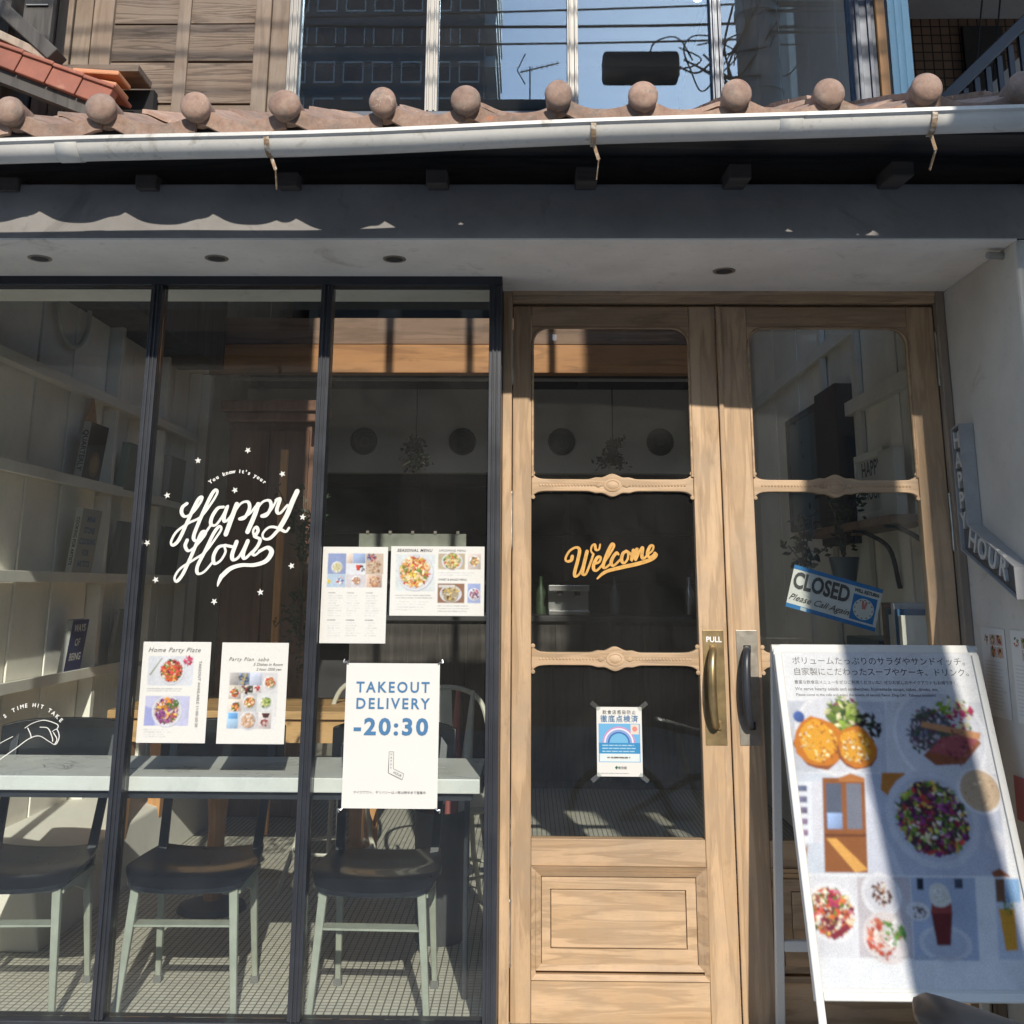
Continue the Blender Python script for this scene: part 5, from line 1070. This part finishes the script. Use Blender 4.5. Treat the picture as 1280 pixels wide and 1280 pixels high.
# local: y towards the room, z up; face looks at -x
V_ = [(0.066, 0.355), (0.002, 0.365), (0.002, 0.045), (-0.295, -0.088), (-0.295, -0.178), (0.066, -0.028)]
MB().prism(V_, -0.034, -0.001, plane='YZ').build('back_plate', SIGNDARK, ls)
rim = MB()
for a, b in zip(V_, V_[1:] + V_[:1]): rim.bar((-.026, a[0], a[1]), (-.026, b[0], b[1]), .050, .004, (1, 0, 0)) if False else rim.bar((-.024, a[0], a[1]), (-.024, b[0], b[1]), .004, .046, (1, 0, 0))
rim.build('rim', SIGNGREY, ls)
for k, c_ in enumerate('HAPPY'):
    inst('letter', text_mesh(c_, .072, LETTERM, bold=.02, extrude=.005), ls, (-.040, .034, .315 - k * .064), (pi / 2, 0, -pi / 2))
for k, c_ in enumerate('HOUR'):
    t = -0.02 - k * .066; inst('letter', text_mesh(c_, .092, LETTERM, bold=.02, extrude=.005, sx=.9), ls, (-.040, t, -0.005 + (t + .02) * .43), (pi / 2 - .0, 0, -pi / 2)).rotation_euler = (Matrix.Rotation(-pi / 2, 3, 'Z') @ Matrix.Rotation(-(-math.atan(.43)), 3, 'Y') @ Matrix.Rotation(pi / 2, 3, 'X')).to_euler()
for k, (y0, y1, lb) in enumerate(((-.085, .085, 'menu sheet with small photographs on the side wall, nearer the door'), (-.31, -.125, 'menu sheet with small photographs on the side wall, nearer the street'))):
    w = y1 - y0; p = tag(empty('wall_menu', (1.4235, (y0 + y1) / 2, 1.063)), lb, 'menu sheet', 'menu sheets on the side wall')
    MB().box(-.001, 0, -w / 2, w / 2, -.13, .13).build('sheet', PAPER, p)
    qq = Print(30 + k)
    for i in range(3):
        for j in range(2):
            a = -w / 2 + .015 + i * (w - .03) / 3; qq.rect(a, .045 + j * .035, a + (w - .03) / 3 - .003, .076 + j * .035, C(215, 190, 180)); qq.bits(a + .02, .06 + j * .035, .014, SALAD + [C(120, 60, 50)], 24, .007)
    qq.lines(-w / 2 + .015, w / 2 - .015, .03, 14, .0105, .002, (.6, .6, .6))
    o = qq.build('print', PRINT, p); o.rotation_euler = (0, 0, -pi / 2)
tag(MB().box(1.4205, 1.4240, -.19, -.06, .66, .78).build('red_sticker', REDPAPER), 'small dull red sticker low on the side wall', 'sticker')

# ================================================================== bicycle at the kerb (only its saddle shows)
bc = tag(empty('bicycle', (0.712, -1.60, 0.0)), 'parked bicycle whose black saddle rises at the lower right corner', 'bicycle')
m = MB(); N = 16; ringn = 14
for i in range(N + 1):
    t = i / N; x = -.125 + .285 * t; hw = (.082 * (1 - t) ** .9 + .018) * min(1, sqrt(max(0.0, t) * 9 + .02)); zc = .662 + .016 * cos(pi * t * .9) - .028 * t; hh = .030 * min(1, sqrt(t * 8 + .05)) * (1 - .35 * t)
    for j in range(ringn): a = 2 * pi * j / ringn; m.v.append((x, hw * cos(a), zc + hh * sin(a) * (1 if sin(a) > 0 else .7)))
for i in range(N):
    for j in range(ringn): a = i * ringn + j; b = i * ringn + (j + 1) % ringn; m.f.append((a, b, b + ringn, a + ringn)); m.c.append(None)
m.f += [tuple(range(ringn)), tuple(N * ringn + j for j in range(ringn))]; m.c += [None, None]; m.build('saddle', SADDLE, bc, True)
for e in (-1, 1): MB().tube(catmull([(-.10, e * .05, .668), (-.03, e * .022, .646), (.06, e * .018, .640), (.13, e * .008, .652)], 5), .004, 6).build('saddle_rail', STEEL, bc, True)
MB().tube([(.0, 0, .64), (.05, 0, .44)], .013, 10).build('seat_post', STEEL, bc, True)
fm = MB()
for a, b in (((.05, 0, .45), (.12, 0, .26)), ((.06, 0, .43), (.62, 0, .52)), ((.12, 0, .26), (.63, 0, .46)), ((.12, 0, .26), (-.28, 0, .25)), ((.06, 0, .43), (-.28, 0, .25)), ((.61, 0, .56), (.68, 0, .36)), ((.68, 0, .36), (.74, 0, .25)), ((.61, 0, .56), (.57, 0, .78))): fm.tube([a, b], .015, 10)
fm.build('frame', BLACKMETAL, bc, True)
MB().tube(catmull([(.50, -.26, .80), (.56, -.15, .80), (.57, 0, .78), (.56, .15, .80), (.50, .26, .80)], 5), .011, 8).build('handlebar', STEEL, bc, True)
for x in (-.28, .74):
    w = MB().tube([(x + .235 * cos(t), 0, .255 + .235 * sin(t)) for t in [2 * pi * k / 40 for k in range(41)]], .018, 8).build('wheel', RUBBER, bc, True)
    sp = MB()
    for k in range(14): t = 2 * pi * k / 14; sp.tube([(x, 0, .255), (x + .22 * cos(t), 0, .255 + .22 * sin(t))], .0015, 4)
    sp.build('spokes', STEEL, w)
MB().tube([(.12, .05, .26), (.12, -.05, .26)], .05, 14).build('crank', STEEL, bc)

# ================================================================== neighbours left and right
ln = tag(empty('neighbour_roof', (0, 0, 0)), 'corner of the timber house next door with red clay verge tiles, top left', 'building')
MB().box(-3.4, -1.88, 0.06, 3.0, 2.6, 4.6).build('wall', DARKWOOD_V, ln)
MB().bar((-2.06, 0.03, 3.47), (-1.675, 0.03, 3.125), .05, .085, (0, 1, 0)).build('barge_board', DARKWOOD_V, ln, bevel=.004)
MB().bar((-1.99, 0.05, 3.262), (-1.69, 0.05, 3.115), .03, .105, (0, 1, 0)).build('verge_board', OAK_GREY, ln, bevel=.004)
MB().box(-1.84, -1.735, .075, .10, 3.10, 4.4).build('shutter', DARKWOOD_V, ln)
for z in (3.36, 3.395): MB().box(-1.83, -1.75, .066, .0745, z, z + .004).build('shutter_slat', STEELH, ln)
A_, B_ = Vector((-2.10, -.02, 3.205)), Vector((-1.50, -.02, 2.965)); dd = (B_ - A_).normalized(); up_ = Vector((-dd.z, 0, dd.x))
for k in range(6):
    a = A_ + dd * (.118 * k); o = MB().bar(a + up_ * .0, a + dd * .114, .05, .072, (0, 0, 1)).bar(a + up_ * .036 + Vector((0, .05, 0)), a + dd * .118 + up_ * .040 + Vector((0, .05, 0)), .17, .014, (0, 0, 1)).build('verge_tile', REDTILE, ln, bevel=.004)
MB().bar(A_ - up_ * .06 + Vector((0, .02, 0)), B_ - up_ * .06 + Vector((0, .02, 0)), .04, .045, (0, 0, 1)).build('verge_rafter', DARKWOOD_V, ln)
MB().box(-1.69, -1.395, 0.06, 0.2, 3.093, 3.122).build('flashing_board', OLD_H, ln, bevel=.004)
for (a, b, z) in ((-1.60, -1.435, 3.064), (-1.66, -1.54, 3.045), (-1.50, -1.44, 3.02)):
    MB().bar((a, .05, z), (b, .05, z - .012), .12, .018, (0, 0, 1)).build('ridge_tile', ORANGETILE, ln, bevel=.005)
MB().box(-1.52, -1.385, .20, .24, 2.9, 3.09).build('dark_gap_board', DARKGAP, ln)

rn = tag(empty('neighbour_block', (0, 0, 0)), 'brown mosaic tiled block with an outside stair behind the eave, top right', 'building')
MB().box(1.70, 6, 1.6, 1.9, 0, 8).build('wall', BROWNTILE, rn)
MB().box(1.70, 6, 0.3, 1.599, 4.172, 4.35).build('balcony_slab', PLASTER, rn)
MB().box(2.215, 2.42, 1.575, 1.599, 3.2, 4.12).build('doorway', CHARCOAL, rn, bevel=.004)
for x0_ in (2.02, 2.10, 2.28): MB().tube([(x0_ + .10, 0.9, 4.4), (x0_ + .02, 0.95, 3.9), (x0_ - .05, 1.0, 3.4)], .004, 6).build('drop_wire', CABLE, rn)
MB().bar((1.60, .80, 3.175), (2.75, .80, 4.29), .05, .055, (0, 1, 0)).build('handrail', ALU_DARK, rn, bevel=.004)
for k in range(18):
    x_ = 1.70 + k * .052; z_ = 3.175 + (x_ - 1.60) * .9652; MB().box(x_ - .011, x_ + .011, .79, .81, z_ - .9, z_ - .038).build('baluster', ALU_DARK, rn)
MB().prism([(1.70, 2.3), (3.0, 3.4), (3.0, 4.40), (1.70, 3.16)], .98, 1.04, plane='XZ').build('stair_parapet', PLASTER_W, rn)

# ================================================================== across the street (seen as reflections and shadows)
up = tag(empty('utility_pole', (1.63, -3.0, -.02)), 'grey concrete utility pole across the pavement, mirrored in the upper window', 'pole')
MB().lathe([(.165, 0), (.155, 4), (.14, 10.5)], (0, 0, 0), 24).build('shaft', CONCRETE, up, True)
for z in (7.6, 8.2, 9.6): MB().bar((-.9, -.16, z), (.9, -.16, z), .07, .09).build('crossarm', STEELH, up)
for z in (4.7, 5.3): MB().lathe([(.163, 0), (.163, .05)], (0, 0, z), 20).build('band', STEELH, up)
cbx = tag(MB().box(.52, 1.06, -3.10, -2.92, 4.80, 5.0).build('cable_closure', CHARCOAL, bevel=.03), 'black cable closure box hanging among the wires in the upper window reflection', 'cable box')
cr = random.Random(5)
where = ('highest', 'second highest', 'third', 'fourth', 'fifth', 'sixth', 'seventh', 'lowest')
for k in range(8):
    y = -3.05 + cr.uniform(-.25, .25); z0 = 6.3 - .155 * k + cr.uniform(-.03, .03); z1 = z0 + cr.uniform(.6, 1.6) - .12 * k; sag = cr.uniform(.15, .5)
    pts = [(1.55 - 11 * t, y - .4 * t, z0 + (z1 - z0) * t - sag * 2 * t * (1 - t)) for t in [i / 18 for i in range(19)]]
    tag(MB().tube(pts, cr.choice((.008, .011, .016)), 6).build('overhead_cable', CABLE, smooth=True), 'black overhead cable running left from the utility pole, %s of eight' % where[k], 'cable', 'overhead cables from the pole')
for k in range(5):
    y = -3.0 + cr.uniform(-.15, .15); z0 = 5.1 + .08 * k; pts = [(1.65 + 4.5 * t, y, z0 + .3 * t - .3 * t * (1 - t)) for t in [i / 10 for i in range(11)]]
    tag(MB().tube(pts, .012, 6).build('overhead_cable', CABLE, smooth=True), 'black overhead cable running right from the utility pole, %s of five' % ('lowest', 'second lowest', 'middle', 'second highest', 'highest')[k], 'cable', 'overhead cables from the pole')
for k in range(4):
    cx = 1.0 + .24 * k; pts = catmull([(cx + .22 * cos(t) * cr.uniform(.5, 1.1), -2.95 + cr.uniform(-.05, .05), 4.95 + .22 * sin(t) * cr.uniform(.5, 1.1)) for t in [k + i * .9 for i in range(9)]], 5)
    tag(MB().tube(pts, .006, 5).build('cable_coil', CABLE, smooth=True), 'loose loop of black cable hanging by the pole, %s from it' % ('farthest', 'third', 'second', 'nearest')[k], 'cable', 'cable loops by the pole')
for k in range(9):
    a_ = (1.02 + .07 * k, 4.86 + cr.uniform(0, .12)); e_ = (1.5 + cr.uniform(-.1, .25), 4.75 + cr.uniform(0, .8)); pts = catmull([(a_[0], -2.95, a_[1]), (a_[0] + cr.uniform(0, .3), -2.9 + cr.uniform(-.06, .06), a_[1] - cr.uniform(-.2, .25)), ((a_[0] + e_[0]) / 2, -2.88, (a_[1] + e_[1]) / 2 - cr.uniform(-.1, .3)), (e_[0], -2.84, e_[1])], 7)
    tag(MB().tube(pts, cr.choice((.005, .008)), 5).build('jumper_wire', CABLE, smooth=True), '%s thin black jumper wire tangled between the cable box and the pole' % ('first', 'second', 'third', 'fourth', 'fifth', 'sixth', 'seventh', 'eighth', 'last')[k], 'cable', 'jumper wires by the pole')
for k in range(3):
    pts = [(-1.4 + .22 * k - .7 * t, -2.2, 7.2 - 3.4 * t) for t in (0, .5, 1)]
    tag(MB().tube(pts, .010, 6).build('drop_cable', CABLE), 'steep service cable dropping past the old plank wall, %s of three' % ('leftmost', 'middle', 'rightmost')[k], 'cable', 'service drop cables')

def street_block(name, x0, x1, y0, y1, h, wm, tm, cols, rows, label, winm=DARKGLASS, fy=None):
    b = tag(empty(name, ((x0 + x1) / 2, y1, -.02)), label, 'building'); w = (x1 - x0); d = y1 - y0
    MB().box(-w / 2, w / 2, -d, 0, 0, h).build('wall', wm, b)
    MB().box(-w / 2 - .1, w / 2 + .1, -d - .1, .1, h, h + .25).build('roof', tm, b)
    me = MB().box(-.5, .5, .001, .03, -.5, .5).mesh('window', winm); cw = w / cols; rh = h / rows
    fme = MB().box(-.5, .5, .001, .06, -.5, -.42).box(-.5, .5, .001, .06, .42, .5).box(-.5, -.44, .001, .06, -.419, .419).box(.44, .5, .001, .06, -.419, .419).mesh('frame', tm)
    for i in range(cols):
        for j in range(rows):
            c = (-w / 2 + cw * (i + .5), 0, rh * (j + .5)); wd = inst('window', me, b, c, (0, 0, 0), (cw * .66, 1, rh * .55)); f = inst('frame', fme, wd, (0, 0, 0), (0, 0, 0), (1.08, 1, 1.08))
    return b
tw = street_block('tower_block', -11.2, -2.05, -52, -40, 46, TOWERWALL, TOWERLINE, 7, 26, 'dark grid fronted tower mirrored in the left upper pane')
for k in range(22): MB().box(4.58, 5.1, -11.5, -.3, 1.2 + 2.1 * k, 1.75 + 2.1 * k).build('balcony', TOWERLINE, tw)
street_block('street_house', -5.0, 0.55, -26, -20, 12.6, CONCRETE, CHARCOAL, 3, 4, 'pale street house carrying the aerial, mirrored in the upper window')
street_block('concrete_house', 3.15, 9.0, -10.4, -9, 13, CONCRETE, PLASTER, 3, 4, 'tall concrete house mirrored at the right of the upper window')
street_block('sky_block_row', -13.0, 13.0, -9.5, -7.2, 3.6, BROWNWOOD, CHARCOAL, 13, 1, 'low row of shops added across the street to keep bright sky out of the glass')  # added so the glass mirrors dark walls, not bright horizon sky
street_block('sky_block_house', -17.0, -5.2, -24, -18, 9.9, BROWNWOOD, CHARCOAL, 6, 3, 'wide brown house added to block sky reflections in the left shop panes')  # added house that blocks a strip of sky in the left panes
street_block('street_house', 0.75, 6.5, -24, -18, 8.4, BROWNWOOD, CHARCOAL, 3, 3, 'lower brown house added beside the aerial house to close the sky gap in the door glass')  # added block filling the bright sky gap mirrored in the door
an = tag(empty('roof_aerial', (0.02, -20.5, 12.85)), 'rooftop television aerial mirrored against the sky in the upper window', 'aerial')
MB().tube([(0, 0, 0), (0, 0, 1.15)], .02, 8).build('mast', STEELH, an); MB().tube([(-.25, 0, 1.0), (.72, 0, 1.25)], .018, 6).build('boom', STEELH, an)
for k in range(8): t = k / 7; MB().tube([(-.2 + .88 * t, -.12, 1.02 + .22 * t), (-.2 + .88 * t, .12, 1.02 + .22 * t)], .01, 5).build('element', STEELH, an)
MB().tube([(-.12, 0, 1.5), (-.32, 0, 1.05), (-.12, 0, .68)], .018, 6).build('reflector', STEELH, an)
